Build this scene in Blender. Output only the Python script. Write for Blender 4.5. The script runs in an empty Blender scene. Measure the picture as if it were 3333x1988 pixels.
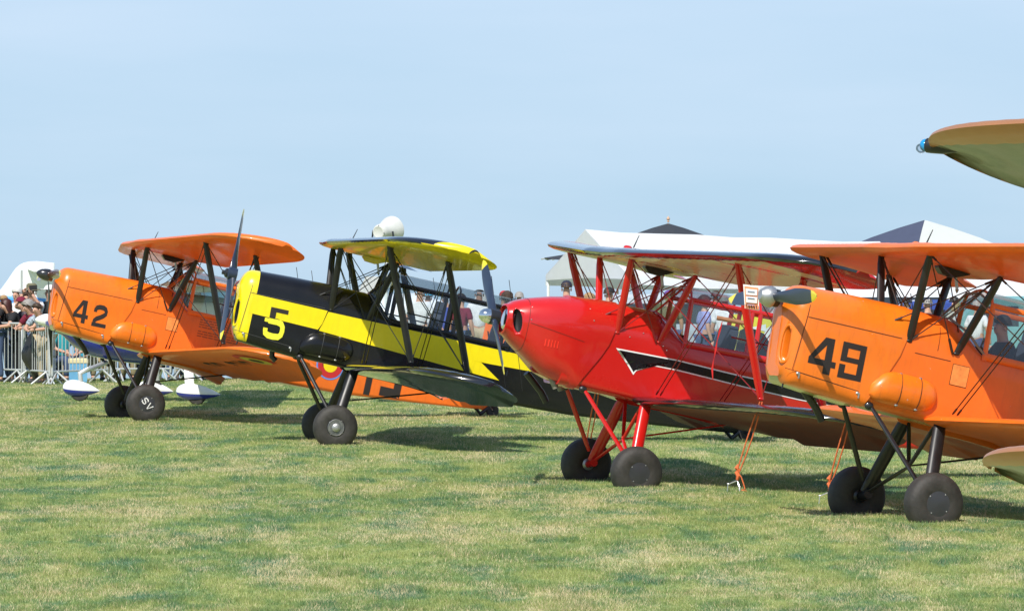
import bpy, bmesh, math, random
import numpy as np
from mathutils import Vector, Matrix, Euler
random.seed(7); rng = np.random.default_rng(7)
C = bpy.context.scene.collection
S = bpy.context.scene
PW, PH, FOC = 3333.0, 1988.0, 17800.0          # photograph size and focal length in photograph pixels

# ------------------------------------------------------------------ camera, sky, sun, exposure
cam_d = bpy.data.cameras.new('camera'); cam = bpy.data.objects.new('camera', cam_d); C.objects.link(cam)
cam.location = (0, 0, 0); cam.rotation_euler = (math.radians(90), 0, 0)
cam_d.sensor_width = 36; cam_d.lens = 36 * FOC / PW; cam_d.clip_start = 0.5; cam_d.clip_end = 9000
S.camera = cam
SUN = Vector((-0.418, -1.247, 1.528)).normalized()
w = bpy.data.worlds.new('World'); S.world = w; w.use_nodes = True
nt = w.node_tree; bg = nt.nodes['Background']
sky = nt.nodes.new('ShaderNodeTexSky'); sky.sky_type = 'NISHITA'; sky.sun_disc = False
sky.sun_elevation = math.asin(SUN.z); sky.sun_rotation = math.atan2(SUN.x, SUN.y)
sky.altitude = 200; sky.air_density = 1.0; sky.dust_density = 0.35; sky.ozone_density = 3.0
# faint high haze streaks in the sky
tc = nt.nodes.new('ShaderNodeTexCoord'); mp = nt.nodes.new('ShaderNodeMapping'); mp.inputs['Scale'].default_value = (7, 7, 42)
nz = nt.nodes.new('ShaderNodeTexNoise'); nz.inputs['Scale'].default_value = 1.4; nz.inputs['Detail'].default_value = 5
rp = nt.nodes.new('ShaderNodeMapRange'); rp.inputs[1].default_value = .35; rp.inputs[2].default_value = .75; rp.inputs[3].default_value = 0; rp.inputs[4].default_value = .42
mx = nt.nodes.new('ShaderNodeMix'); mx.data_type = 'RGBA'; mx.blend_type = 'MIX'
L = nt.links.new
L(tc.outputs['Generated'], mp.inputs['Vector']); L(mp.outputs['Vector'], nz.inputs['Vector']); L(nz.outputs['Fac'], rp.inputs[0])
sx = nt.nodes.new('ShaderNodeSeparateXYZ'); L(tc.outputs['Generated'], sx.inputs[0])
cr = nt.nodes.new('ShaderNodeValToRGB'); el = cr.color_ramp.elements
while len(el) < 5: el.new(.5)
KS = 12.8                          # haze colours of the air near the horizon, brought to the sky texture's scale
for e_, (p_, c_) in zip(el, [(0, (.42, .63, .82)), (.02, (.46, .67, .87)), (.06, (.54, .72, .93)), (.30, (.27, .44, .72)), (1, (.07, .16, .38))]): e_.position = p_; e_.color = (*c_, 1)
L(sx.outputs['Z'], cr.inputs[0]); ks = nt.nodes.new('ShaderNodeVectorMath'); ks.operation = 'SCALE'; ks.inputs['Scale'].default_value = KS; L(cr.outputs[0], ks.inputs[0])
m0 = nt.nodes.new('ShaderNodeMix'); m0.data_type = 'RGBA'; m0.inputs[0].default_value = .88; L(sky.outputs[0], m0.inputs[6]); L(ks.outputs[0], m0.inputs[7])
L(rp.outputs[0], mx.inputs[0]); L(m0.outputs[2], mx.inputs[6]); mx.inputs[7].default_value = (8.4, 10.1, 12.2, 1)
L(mx.outputs[2], bg.inputs['Color']); bg.inputs['Strength'].default_value = 0.072
sd = bpy.data.lights.new('sun', 'SUN'); sun = bpy.data.objects.new('sun', sd); C.objects.link(sun)
sd.energy = 4.8; sd.angle = math.radians(.5); sd.color = (1, .95, .87)
sun.location = (-20, -20, 60); sun.rotation_euler = (-SUN).to_track_quat('-Z', 'Y').to_euler()
S.view_settings.view_transform = 'Standard'; S.view_settings.look = 'None'; S.view_settings.exposure = 0.2
S.view_settings.gamma = 1; S.view_settings.use_curve_mapping = False
S.render.engine = 'CYCLES'

# ------------------------------------------------------------------ materials
MATS = {}
def mat(name, col, rough=.45, metal=0., coat=0., var=.08, bump=0., scale=6., trans=0., spec=.5, wear=0.):
    if name in MATS: return MATS[name]
    m = bpy.data.materials.new(name); m.use_nodes = True; n = m.node_tree; b = n.nodes['Principled BSDF']
    b.inputs['Roughness'].default_value = rough; b.inputs['Metallic'].default_value = metal
    b.inputs['Coat Weight'].default_value = coat; b.inputs['Coat Roughness'].default_value = .06
    b.inputs['Specular IOR Level'].default_value = spec
    t = n.nodes.new('ShaderNodeTexCoord'); z = n.nodes.new('ShaderNodeTexNoise'); z.inputs['Scale'].default_value = scale; z.inputs['Detail'].default_value = 6
    z.inputs['Roughness'].default_value = .65
    n.links.new(t.outputs['Object'], z.inputs['Vector'])
    r = n.nodes.new('ShaderNodeMapRange'); r.inputs[1].default_value = .3; r.inputs[2].default_value = .7
    r.inputs[3].default_value = 1 - var; r.inputs[4].default_value = 1 + var
    n.links.new(z.outputs['Fac'], r.inputs[0])
    v = n.nodes.new('ShaderNodeVectorMath'); v.operation = 'SCALE'; v.inputs[0].default_value = col
    n.links.new(r.outputs[0], v.inputs['Scale']); col_out = v.outputs[0]
    if wear:
        mp = n.nodes.new('ShaderNodeMapping'); mp.inputs['Scale'].default_value = (9, 3, 1.6); n.links.new(t.outputs['Object'], mp.inputs[0])
        w1 = n.nodes.new('ShaderNodeTexNoise'); w1.inputs['Scale'].default_value = 2.2; w1.inputs['Detail'].default_value = 8; w1.inputs['Roughness'].default_value = .7; n.links.new(mp.outputs[0], w1.inputs[0])
        w2 = n.nodes.new('ShaderNodeMapRange'); w2.inputs[1].default_value = .5; w2.inputs[2].default_value = .78; w2.inputs[3].default_value = 0; w2.inputs[4].default_value = wear; n.links.new(w1.outputs['Fac'], w2.inputs[0])
        m1 = n.nodes.new('ShaderNodeMix'); m1.data_type = 'RGBA'; n.links.new(w2.outputs[0], m1.inputs[0]); n.links.new(col_out, m1.inputs[6]); m1.inputs[7].default_value = (col[0] * .35 + .02, col[1] * .3 + .02, col[2] * .3 + .02, 1)
        c1 = n.nodes.new('ShaderNodeTexNoise'); c1.inputs['Scale'].default_value = 26; c1.inputs['Detail'].default_value = 4; n.links.new(t.outputs['Object'], c1.inputs[0])
        c2 = n.nodes.new('ShaderNodeMapRange'); c2.inputs[1].default_value = .735; c2.inputs[2].default_value = .76; n.links.new(c1.outputs['Fac'], c2.inputs[0])
        m2 = n.nodes.new('ShaderNodeMix'); m2.data_type = 'RGBA'; n.links.new(c2.outputs[0], m2.inputs[0]); n.links.new(m1.outputs[2], m2.inputs[6]); m2.inputs[7].default_value = (*[min(.8, c_ * .5 + .28) for c_ in col], 1)
        col_out = m2.outputs[2]
    n.links.new(col_out, b.inputs['Base Color'])
    r2 = n.nodes.new('ShaderNodeMapRange'); r2.inputs[3].default_value = max(.02, rough - .08); r2.inputs[4].default_value = min(1, rough + .1)
    n.links.new(z.outputs['Fac'], r2.inputs[0]); n.links.new(r2.outputs[0], b.inputs['Roughness'])
    if bump:
        z2 = n.nodes.new('ShaderNodeTexNoise'); z2.inputs['Scale'].default_value = scale * 3; z2.inputs['Detail'].default_value = 3
        n.links.new(t.outputs['Object'], z2.inputs['Vector'])
        bp = n.nodes.new('ShaderNodeBump'); bp.inputs['Strength'].default_value = bump; bp.inputs['Distance'].default_value = .02
        n.links.new(z2.outputs['Fac'], bp.inputs['Height']); n.links.new(bp.outputs[0], b.inputs['Normal'])
    if trans:
        tr = n.nodes.new('ShaderNodeBsdfTranslucent'); n.links.new(v.outputs[0], tr.inputs[0])
        ms = n.nodes.new('ShaderNodeMixShader'); ms.inputs[0].default_value = trans
        n.links.new(b.outputs[0], ms.inputs[1]); n.links.new(tr.outputs[0], ms.inputs[2])
        n.links.new(ms.outputs[0], n.nodes['Material Output'].inputs[0])
    MATS[name] = m; return m
def glassmat(name, tint=(.86, .9, .92), refl=.5):
    if name in MATS: return MATS[name]
    m = bpy.data.materials.new(name); m.use_nodes = True; n = m.node_tree; n.nodes.remove(n.nodes['Principled BSDF'])
    a = n.nodes.new('ShaderNodeBsdfTransparent'); a.inputs[0].default_value = (*tint, 1)
    g = n.nodes.new('ShaderNodeBsdfGlossy'); g.inputs['Roughness'].default_value = .04
    lw = n.nodes.new('ShaderNodeLayerWeight'); lw.inputs[0].default_value = .35
    mr = n.nodes.new('ShaderNodeMapRange'); mr.inputs[3].default_value = .05; mr.inputs[4].default_value = refl
    n.links.new(lw.outputs['Fresnel'], mr.inputs[0])
    x = n.nodes.new('ShaderNodeMixShader'); n.links.new(mr.outputs[0], x.inputs[0]); n.links.new(a.outputs[0], x.inputs[1]); n.links.new(g.outputs[0], x.inputs[2])
    n.links.new(x.outputs[0], n.nodes['Material Output'].inputs[0]); MATS[name] = m; return m
OR = mat('orange_paint', (.80, .155, .011), .40, coat=.18, var=.09, bump=.04, scale=2.5, wear=.3)
ORD = mat('orange_metal_paint', (.82, .178, .009), .34, coat=.28, var=.09, bump=.14, scale=2.5, wear=.4)
RD = mat('red_paint', (.54, .010, .008), .24, coat=.6, var=.03, bump=.02, scale=2)
YL = mat('yellow_paint', (.84, .67, .004), .3, coat=.5, var=.05, bump=.05, scale=3, wear=.2)
BK = mat('black_paint', (.008, .008, .010), .24, coat=.25, spec=.3, var=.2, bump=.02, scale=3)
BKM = mat('black_metal', (.012, .012, .014), .38, coat=.2, var=.3)
WH = mat('white_paint', (.80, .80, .78), .35, coat=.3, var=.03)
NAVY = mat('navy_prop', (.018, .028, .055), .35, coat=.3, var=.15)
WOOD = mat('varnished_wood', (.13, .035, .012), .25, coat=.8, var=.3, scale=20)
SILV = mat('polished_metal', (.78, .78, .78), .14, metal=1, var=.05)
STEEL = mat('worn_steel', (.42, .42, .42), .4, metal=.8, var=.2)
BKG = mat('black_gloss_edge', (.010, .011, .016), .14, coat=1., var=.2)
RUB = mat('tyre_rubber', (.032, .029, .026), .66, var=.4, bump=.2, scale=9)
CREAM = mat('cream_fabric', (.80, .72, .50), .32, coat=.4, var=.08, bump=.03, scale=4)
DKR = mat('shaded_cream_red_fabric', (.19, .045, .028), .5, coat=.05, var=.2)  # cream and red lower wing underside, darkened in colour for its shade
BELLY = mat('belly_grass_reflection', (.50, .46, .20), .28, coat=.4, var=.06)  # grass reflected on the bellies, put into the colour
DARK = mat('dark_interior', (.012, .012, .014), .7)
SEAT = mat('seat_blue_grey', (.035, .045, .07), .7, var=.15)
BRONZE = mat('bronze_paint', (.42, .17, .05), .42, metal=.15, coat=.15, var=.04)
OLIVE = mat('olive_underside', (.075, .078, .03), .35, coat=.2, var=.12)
ROPE = mat('orange_rope', (.72, .16, .05), .8, var=.2, scale=60, bump=.5)
GREYB = mat('bare_grey_frame', (.24, .22, .18), .55, var=.3, scale=30)
GL = glassmat('canopy_glass'); GLT = glassmat('tinted_glass', (.55, .68, .68), .6)

# ------------------------------------------------------------------ mesh helpers
class MB:
    def __init__(s): s.v = []; s.f = []; s.m = []; s.sm = []
    def add(s, vs, fs, mi=0, smooth=True):
        o = len(s.v); s.v += [tuple(p) for p in vs]
        for k, f in enumerate(fs):
            s.f.append(tuple(i + o for i in f)); s.m.append(mi[k] if isinstance(mi, (list, tuple)) else mi); s.sm.append(smooth)
    def loft(s, rings, mi=0, caps=(1, 1), closed=True, mf=None, smooth=True):
        n = len(rings[0]); vs = [p for r in rings for p in r]; fs = []; ms = []
        for i in range(len(rings) - 1):
            for j in range(n if closed else n - 1):
                k = (j + 1) % n
                fs.append((i * n + j, i * n + k, (i + 1) * n + k, (i + 1) * n + j)); ms.append(mf(i, j) if mf else mi)
        if caps[0]: fs.append(tuple(reversed(range(n)))); ms.append(mi)
        if caps[1]: fs.append(tuple(range((len(rings) - 1) * n, len(rings) * n))); ms.append(mi)
        s.add(vs, fs, ms, smooth)
    def tube(s, pts, r, n=6, mi=0):
        pts = [Vector(p) for p in pts]; rs = r if isinstance(r, (list, tuple)) else [r] * len(pts); rings = []
        d0 = (pts[1] - pts[0]).normalized(); u = d0.orthogonal().normalized()
        for i, p in enumerate(pts):
            d = (pts[min(i + 1, len(pts) - 1)] - pts[max(i - 1, 0)]).normalized()
            u = (u - d * u.dot(d)).normalized(); v = d.cross(u)
            rings.append([p + (u * math.cos(a) + v * math.sin(a)) * rs[i] for a in [2 * math.pi * k / n for k in range(n)]])
        s.loft(rings, mi)
    def strut(s, p0, p1, ch, th, ax=(1, 0, 0), mi=0, n=12, taper=.75):
        p0 = Vector(p0); p1 = Vector(p1); d = (p1 - p0).normalized(); u = Vector(ax); u = (u - d * u.dot(d)).normalized(); v = d.cross(u); rings = []
        for t, k in ((0, taper), (.12, 1), (.5, 1.05), (.88, 1), (1, taper)):
            p = p0.lerp(p1, t); rings.append([p + u * math.cos(a) * ch * .5 * k + v * math.sin(a) * th * .5 * k for a in [2 * math.pi * i / n for i in range(n)]])
        s.loft(rings, mi)
    def box(s, c, sz, mi=0, rot=None, smooth=False):
        c = Vector(c); hx, hy, hz = [a / 2 for a in sz]; vs = []
        for x, y, z in ((-1, -1, -1), (1, -1, -1), (1, 1, -1), (-1, 1, -1), (-1, -1, 1), (1, -1, 1), (1, 1, 1), (-1, 1, 1)):
            p = Vector((x * hx, y * hy, z * hz)); p = rot @ p if rot else p; vs.append(c + p)
        s.add(vs, [(3, 2, 1, 0), (4, 5, 6, 7), (0, 1, 5, 4), (1, 2, 6, 5), (2, 3, 7, 6), (3, 0, 4, 7)], mi, smooth)
    def lathe(s, prof, c=(0, 0, 0), ax=(0, 1, 0), n=24, mi=0, mf=None, sc=(1, 1)):
        c = Vector(c); a = Vector(ax).normalized(); u = a.orthogonal().normalized()
        if abs(a.y) > .9: u = Vector((1, 0, 0))
        u = (u - a * u.dot(a)).normalized(); v = a.cross(u)
        rings = [[c + a * h + (u * math.cos(t) * sc[0] + v * math.sin(t) * sc[1]) * max(r, 1e-4) for t in [2 * math.pi * k / n for k in range(n)]] for r, h in prof]
        s.loft(rings, mi, mf=mf)
    def ell(s, c, r, mi=0, nu=12, nv=8, rot=None):
        c = Vector(c); rings = []
        for i in range(nv + 1):
            a = math.pi * i / nv; rr = max(math.sin(a), 1e-3)
            ring = []
            for k in range(nu):
                p = Vector((rr * math.cos(2 * math.pi * k / nu) * r[0], rr * math.sin(2 * math.pi * k / nu) * r[1], -math.cos(a) * r[2]))
                ring.append(c + (rot @ p if rot else p))
            rings.append(ring)
        s.loft(rings, mi)
    def build(s, name, mats, parent=None, loc=None):
        me = bpy.data.meshes.new(name); me.from_pydata([tuple(p) for p in s.v], [], s.f)
        if not isinstance(mats, (list, tuple)): mats = [mats]
        for m in mats: me.materials.append(m)
        me.polygons.foreach_set('material_index', s.m); me.polygons.foreach_set('use_smooth', s.sm)
        bm = bmesh.new(); bm.from_mesh(me); bmesh.ops.recalc_face_normals(bm, faces=bm.faces)
        for e in bm.edges:
            if len(e.link_faces) == 2 and e.calc_face_angle(0) > .75: e.smooth = False
        bm.to_mesh(me); bm.free()
        o = bpy.data.objects.new(name, me); C.objects.link(o)
        if parent: o.parent = parent
        if loc is not None: o.location = loc
        return o
def tag(o, label=None, cat=None, group=None, kind=None):
    for k, v in (('label', label), ('category', cat), ('group', group), ('kind', kind)):
        if v: o[k] = v
    return o
def empty(name, loc, rot=None, label=None, cat=None, group=None):
    o = bpy.data.objects.new(name, None); C.objects.link(o); o.location = loc; o.empty_display_size = .3
    if rot is not None: o.rotation_euler = rot
    return tag(o, label, cat, group)
def at(px, py, D):                       # photograph pixel at depth D -> world point
    return Vector(((px - PW / 2) / FOC * D, D, -(py - PH / 2) / FOC * D))
def copy_tree(o, parent=None):
    c = o.copy(); C.objects.link(c); c.parent = parent
    for ch in list(o.children): copy_tree(ch, c)
    return c

# ------------------------------------------------------------------ ground
GK = [(-50, -2.75), (20, -2.5), (40, -2.26), (52.5, -2.035), (61, -1.985), (66, -1.905), (72, -1.80), (82.5, -1.705), (90, -1.60), (97, -1.46), (103, -1.41), (110, -1.50), (125, -1.95), (200, -5), (600, -22), (1500, -60), (6000, -260)]
def ground(x, y):
    y = np.asarray(y, float); k = np.array(GK); Y = k[:, 0]; Z = k[:, 1]
    m = np.gradient(Z, Y); i = np.clip(np.searchsorted(Y, y) - 1, 0, len(Y) - 2); h = Y[i + 1] - Y[i]; t = np.clip((y - Y[i]) / h, 0, 1)
    return ((2 * t**3 - 3 * t**2 + 1) * Z[i] + (t**3 - 2 * t**2 + t) * h * m[i] + (-2 * t**3 + 3 * t**2) * Z[i + 1] + (t**3 - t**2) * h * m[i + 1])
def gz(x, y): return float(ground(x, y))
def build_ground():
    ys = np.concatenate([np.arange(-50, 38, 8), np.arange(38, 112, .5), np.geomspace(112, 5800, 40)]); xs = np.concatenate([[-3000, -600, -150, -60], np.linspace(-30, 30, 61), [60, 150, 600, 3000]])
    X, Y = np.meshgrid(xs, ys); Z = ground(X, Y); n = len(xs)
    fs = [(j * n + i, j * n + i + 1, (j + 1) * n + i + 1, (j + 1) * n + i) for j in range(len(ys) - 1) for i in range(n - 1)]
    me = bpy.data.meshes.new('ground'); me.from_pydata(np.stack([X.ravel(), Y.ravel(), Z.ravel()], 1).tolist(), [], fs)
    me.polygons.foreach_set('use_smooth', [True] * len(fs))
    m = bpy.data.materials.new('airfield_turf'); m.use_nodes = True; grass_nodes(m, False); me.materials.append(m)
    o = bpy.data.objects.new('ground', me); C.objects.link(o); tag(o, 'gently rising mown grass airfield with straw coloured patches', kind='structure')
def grass_nodes(m, blade):
    n = m.node_tree; b = n.nodes['Principled BSDF']; lk = n.links.new
    g = n.nodes.new('ShaderNodeNewGeometry')
    def noise(sc, det, sx=1, sy=1, rough=.6):
        mp = n.nodes.new('ShaderNodeMapping'); mp.inputs['Scale'].default_value = (sx, sy, 1); lk(g.outputs['Position'], mp.inputs[0])
        z = n.nodes.new('ShaderNodeTexNoise'); z.inputs['Scale'].default_value = sc; z.inputs['Detail'].default_value = det; z.inputs['Roughness'].default_value = rough
        lk(mp.outputs[0], z.inputs['Vector']); return z.outputs['Fac']
    def ramp(f, stops):
        r = n.nodes.new('ShaderNodeValToRGB'); el = r.color_ramp.elements
        while len(el) < len(stops): el.new(.5)
        for e, (p, c) in zip(el, stops): e.position = p; e.color = (*c, 1)
        lk(f, r.inputs[0]); return r.outputs[0]
    def mixc(f, a, c):
        x = n.nodes.new('ShaderNodeMix'); x.data_type = 'RGBA'; lk(f, x.inputs[0]); lk(a, x.inputs[6]); lk(c, x.inputs[7]); return x.outputs[2]
    green = ramp(noise(1.7, 8, 1, .36, .7), [(.37, (.125, .235, .125)), (.48, (.215, .305, .105)), (.59, (.35, .395, .14))])
    straw = ramp(noise(9, 2), [(.3, (.50, .42, .22)), (.7, (.74, .63, .42))])
    f = noise(.9, 9, 1, .30, .75)
    mr = n.nodes.new('ShaderNodeMapRange'); mr.inputs[1].default_value = .47; mr.inputs[2].default_value = .66; mr.inputs[3].default_value = .05; mr.inputs[4].default_value = .68
    lk(f, mr.inputs[0])
    if blade:
        a = n.nodes.new('ShaderNodeAttribute'); a.attribute_name = 'rnd'
        c = n.nodes.new('ShaderNodeMath'); c.operation = 'LESS_THAN'; lk(a.outputs['Fac'], c.inputs[0]); lk(mr.outputs[0], c.inputs[1])
        col = mixc(c.outputs[0], green, straw)
        h = n.nodes.new('ShaderNodeMapRange'); lk(a.outputs['Fac'], h.inputs[0]); h.inputs[3].default_value = 1.25; h.inputs[4].default_value = .75
        s = n.nodes.new('ShaderNodeVectorMath'); s.operation = 'SCALE'; lk(col, s.inputs[0]); lk(h.outputs[0], s.inputs['Scale']); lk(s.outputs[0], b.inputs['Base Color'])
        b.inputs['Roughness'].default_value = .6; b.inputs['Specular IOR Level'].default_value = .25
        t = n.nodes.new('ShaderNodeBsdfTranslucent'); lk(s.outputs[0], t.inputs[0])
        x = n.nodes.new('ShaderNodeMixShader'); x.inputs[0].default_value = .38; lk(b.outputs[0], x.inputs[1]); lk(t.outputs[0], x.inputs[2]); lk(x.outputs[0], n.nodes['Material Output'].inputs[0])
    else:
        lk(mixc(mr.outputs[0], green, straw), b.inputs['Base Color']); b.inputs['Roughness'].default_value = .95; b.inputs['Specular IOR Level'].default_value = .1
def build_grass(N=1700000):
    # blades, denser towards the camera
    y = 39.5 + (106 - 39.5) * rng.random(N) ** 1.25; x = (rng.random(N) * 2 - 1) * (y * .0985 + .8)
    z = ground(x, y)
    ph = np.sin(x * 2.1 + np.sin(y * 1.3) * 2) * np.sin(y * 1.7 + np.sin(x * 1.1) * 2); ph2 = np.sin(x * 6.3 + y * 1.1 + ph) * np.sin(y * 5.1 - x * 2.3)
    cell = .22; gx0, gy0 = -12., 38.; NX, NY = int(24 / cell) + 2, int(70 / cell) + 2; gr = rng.random((NY, NX))
    fx = (x - gx0) / cell; fyy = (y - gy0) / cell; ix = np.clip(fx.astype(int), 0, NX - 2); iy = np.clip(fyy.astype(int), 0, NY - 2); tx = np.clip(fx - ix, 0, 1); ty = np.clip(fyy - iy, 0, 1)
    tuft = (gr[iy, ix] * (1 - tx) + gr[iy, ix + 1] * tx) * (1 - ty) + (gr[iy + 1, ix] * (1 - tx) + gr[iy + 1, ix + 1] * tx) * ty
    h = (.027 + .005 * ph + .005 * ph2) * (.55 + .9 * rng.random(N)) * (.65 + .3 * tuft + 1.9 * np.clip(tuft - .62, 0, 1)); long_ = rng.random(N) < .004; h[long_] *= 1.9
    wd = .0034 * (.7 + .8 * rng.random(N)) * (1 + (y - 45) / 90)
    a = rng.random(N) * 2 * np.pi; le = h * (.2 + 1.3 * rng.random(N) ** 1.3); la = rng.random(N) * 2 * np.pi
    dx = np.cos(a) * wd; dy = np.sin(a) * wd
    V = np.empty((N, 3, 3), np.float32)
    V[:, 0, 0] = x - dx; V[:, 0, 1] = y - dy; V[:, 0, 2] = z - .012
    V[:, 1, 0] = x + dx; V[:, 1, 1] = y + dy; V[:, 1, 2] = z - .012
    V[:, 2, 0] = x + le * np.cos(la); V[:, 2, 1] = y + le * np.sin(la); V[:, 2, 2] = z + h
    me = bpy.data.meshes.new('grass'); me.vertices.add(N * 3); me.vertices.foreach_set('co', V.ravel())
    me.loops.add(N * 3); me.loops.foreach_set('vertex_index', np.arange(N * 3, dtype=np.int32)); me.polygons.add(N)
    me.polygons.foreach_set('loop_start', np.arange(0, N * 3, 3, dtype=np.int32)); me.polygons.foreach_set('loop_total', np.full(N, 3, np.int32))
    at_ = me.attributes.new('rnd', 'FLOAT', 'POINT'); at_.data.foreach_set('value', np.repeat(rng.random(N).astype(np.float32), 3))
    me.update(); m = bpy.data.materials.new('grass_blades'); m.use_nodes = True; grass_nodes(m, True); me.materials.append(m)
    o = bpy.data.objects.new('grass', me); C.objects.link(o); tag(o, 'short mown green and straw coloured grass blades of the airfield', 'grass', kind='stuff')
build_ground(); build_grass()

# ------------------------------------------------------------------ biplanes
# aircraft frame: x forward, y port, z up, origin at the lower end of the front cabane struts
OFF = Vector((.33, 0, 1.75))
#        x     w    zt   zm    zb    rb    wb
FUS = [(1.20, .29, .27, .00, -.625, .11, .28), (1.05, .305, .295, .00, -.65, .11, .295), (.6, .32, .312, .00, -.685, .11, .31), (.0, .33, .325, .00, -.70, .08, .325),
       (-.42, .345, .325, .00, -.705, .06, .335), (-.52, .35, .30, .00, -.705, .05, .34), (-.66, .355, .20, .00, -.705, .05, .345), (-.80, .365, .03, .00, -.705, .05, .35),
       (-1.6, .375, .02, -.02, -.71, .05, .355), (-2.38, .36, .02, -.02, -.71, .05, .34), (-2.46, .36, .50, -.02, -.71, .05, .335), (-2.6, .35, .50, -.02, -.71, .05, .33), (-3.4, .27, .36, -.02, -.68, .05, .25),
       (-4.5, .16, .19, -.04, -.575, .04, .14), (-5.2, .085, .11, -.06, -.50, .03, .07), (-5.62, .035, .08, -.08, -.45, .015, .03)]
FX = np.array([s[0] for s in FUS][::-1]); FP = np.array([s[1:] for s in FUS][::-1])
def half(pr, e=2.35):
    w_, zt, zm, zb, rb, wb = pr; o = []
    for i in range(10):
        a = math.pi / 2 * i / 9; o.append((w_ * math.sin(a) ** (2 / e), zm + (zt - zm) * max(math.cos(a), 0) ** (2 / e)))
    for i in range(1, 5): t = i / 4; o.append((w_ + (wb - w_) * t, zm + (zb + rb - zm) * t))
    for i in range(1, 6): a = math.pi / 2 * i / 5; o.append((wb - rb + rb * math.cos(a), zb + rb - rb * math.sin(a)))
    for i in range(1, 4): o.append(((wb - rb) * (1 - i / 3), zb))
    return o
def params(x): return [float(np.interp(x, FX, FP[:, k])) for k in range(6)]
def ring(x, pr, grow=0.):
    h = half(pr); 
    if grow: h = [(y + grow * (1 if y > .001 else 0), z + grow * (1 if z > 0.1 else (-1 if z < -.6 else 0))) for y, z in h]
    return [Vector((x, y, z)) for y, z in h] + [Vector((x, -y, z)) for y, z in h[-2:0:-1]]
def side_y(x, z):
    h = half(params(min(x, 1.2))); hz = [p[1] for p in h][::-1]; hy = [p[0] for p in h][::-1]
    return float(np.interp(z, hz, hy))
def red_pr(x):                        # rounder cowling of the red aircraft
    xs = [-.02, .25, .5, .75, 1.0, 1.13, 1.20]; 
    W = [.335, .35, .355, .335, .275, .225, .19]; ZT = [.328, .318, .293, .25, .185, .135, .10]; ZB = [-.70, -.695, -.665, -.60, -.42, -.33, -.27]
    RB = [.1, .16, .22, .22, .22, .2, .17]; ZM = [0, -.03, -.05, -.06, -.07, -.075, -.08]
    f = lambda a: float(np.interp(x, xs, a)); w_ = f(W); return [w_, f(ZT), f(ZM), f(ZB), min(f(RB), w_ * .95), w_ * .96]
def decal(polys, mats, parent, name, fy, lift=.004, mi=None, cut=.12, sgn=1):
    bm = bmesh.new()
    for k, pl in enumerate(polys):
        vs = [bm.verts.new((p[0], 0, p[1])) for p in pl]
        f = bm.faces.new(vs); f.material_index = mi[k] if mi else 0
    bmesh.ops.triangulate(bm, faces=bm.faces[:])
    xs = [v.co.x for v in bm.verts]; zs = [v.co.z for v in bm.verts]
    for ax, lo, hi, st in ((0, min(xs), max(xs), cut), (2, min(zs), max(zs), cut * .5)):
        k = lo + st
        while k < hi:
            no = Vector((1, 0, 0)) if ax == 0 else Vector((0, 0, 1))
            bmesh.ops.bisect_plane(bm, geom=bm.verts[:] + bm.edges[:] + bm.faces[:], plane_co=no * k, plane_no=no); k += st
    for v in bm.verts: v.co.y = sgn * (fy(v.co.x, v.co.z) + lift)
    me = bpy.data.meshes.new(name); bm.to_mesh(me); bm.free()
    for m in (mats if isinstance(mats, list) else [mats]): me.materials.append(m)
    for p in me.polygons: p.use_smooth = True
    o = bpy.data.objects.new(name, me); C.objects.link(o); o.parent = parent; return o
def rect(a, b, c, d): return [(a, b), (c, b), (c, d), (a, d)]
def stroke(path, t):
    P = [Vector(p) for p in path]; Lf = []; Rt = []
    for i, p in enumerate(P):
        d = (P[min(i + 1, len(P) - 1)] - P[max(i - 1, 0)]).normalized(); n_ = Vector((-d.y, d.x)) * t / 2; Lf.append(p + n_); Rt.append(p - n_)
    return [[tuple(Lf[i]), tuple(Lf[i + 1]), tuple(Rt[i + 1]), tuple(Rt[i])] for i in range(len(P) - 1)]
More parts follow.
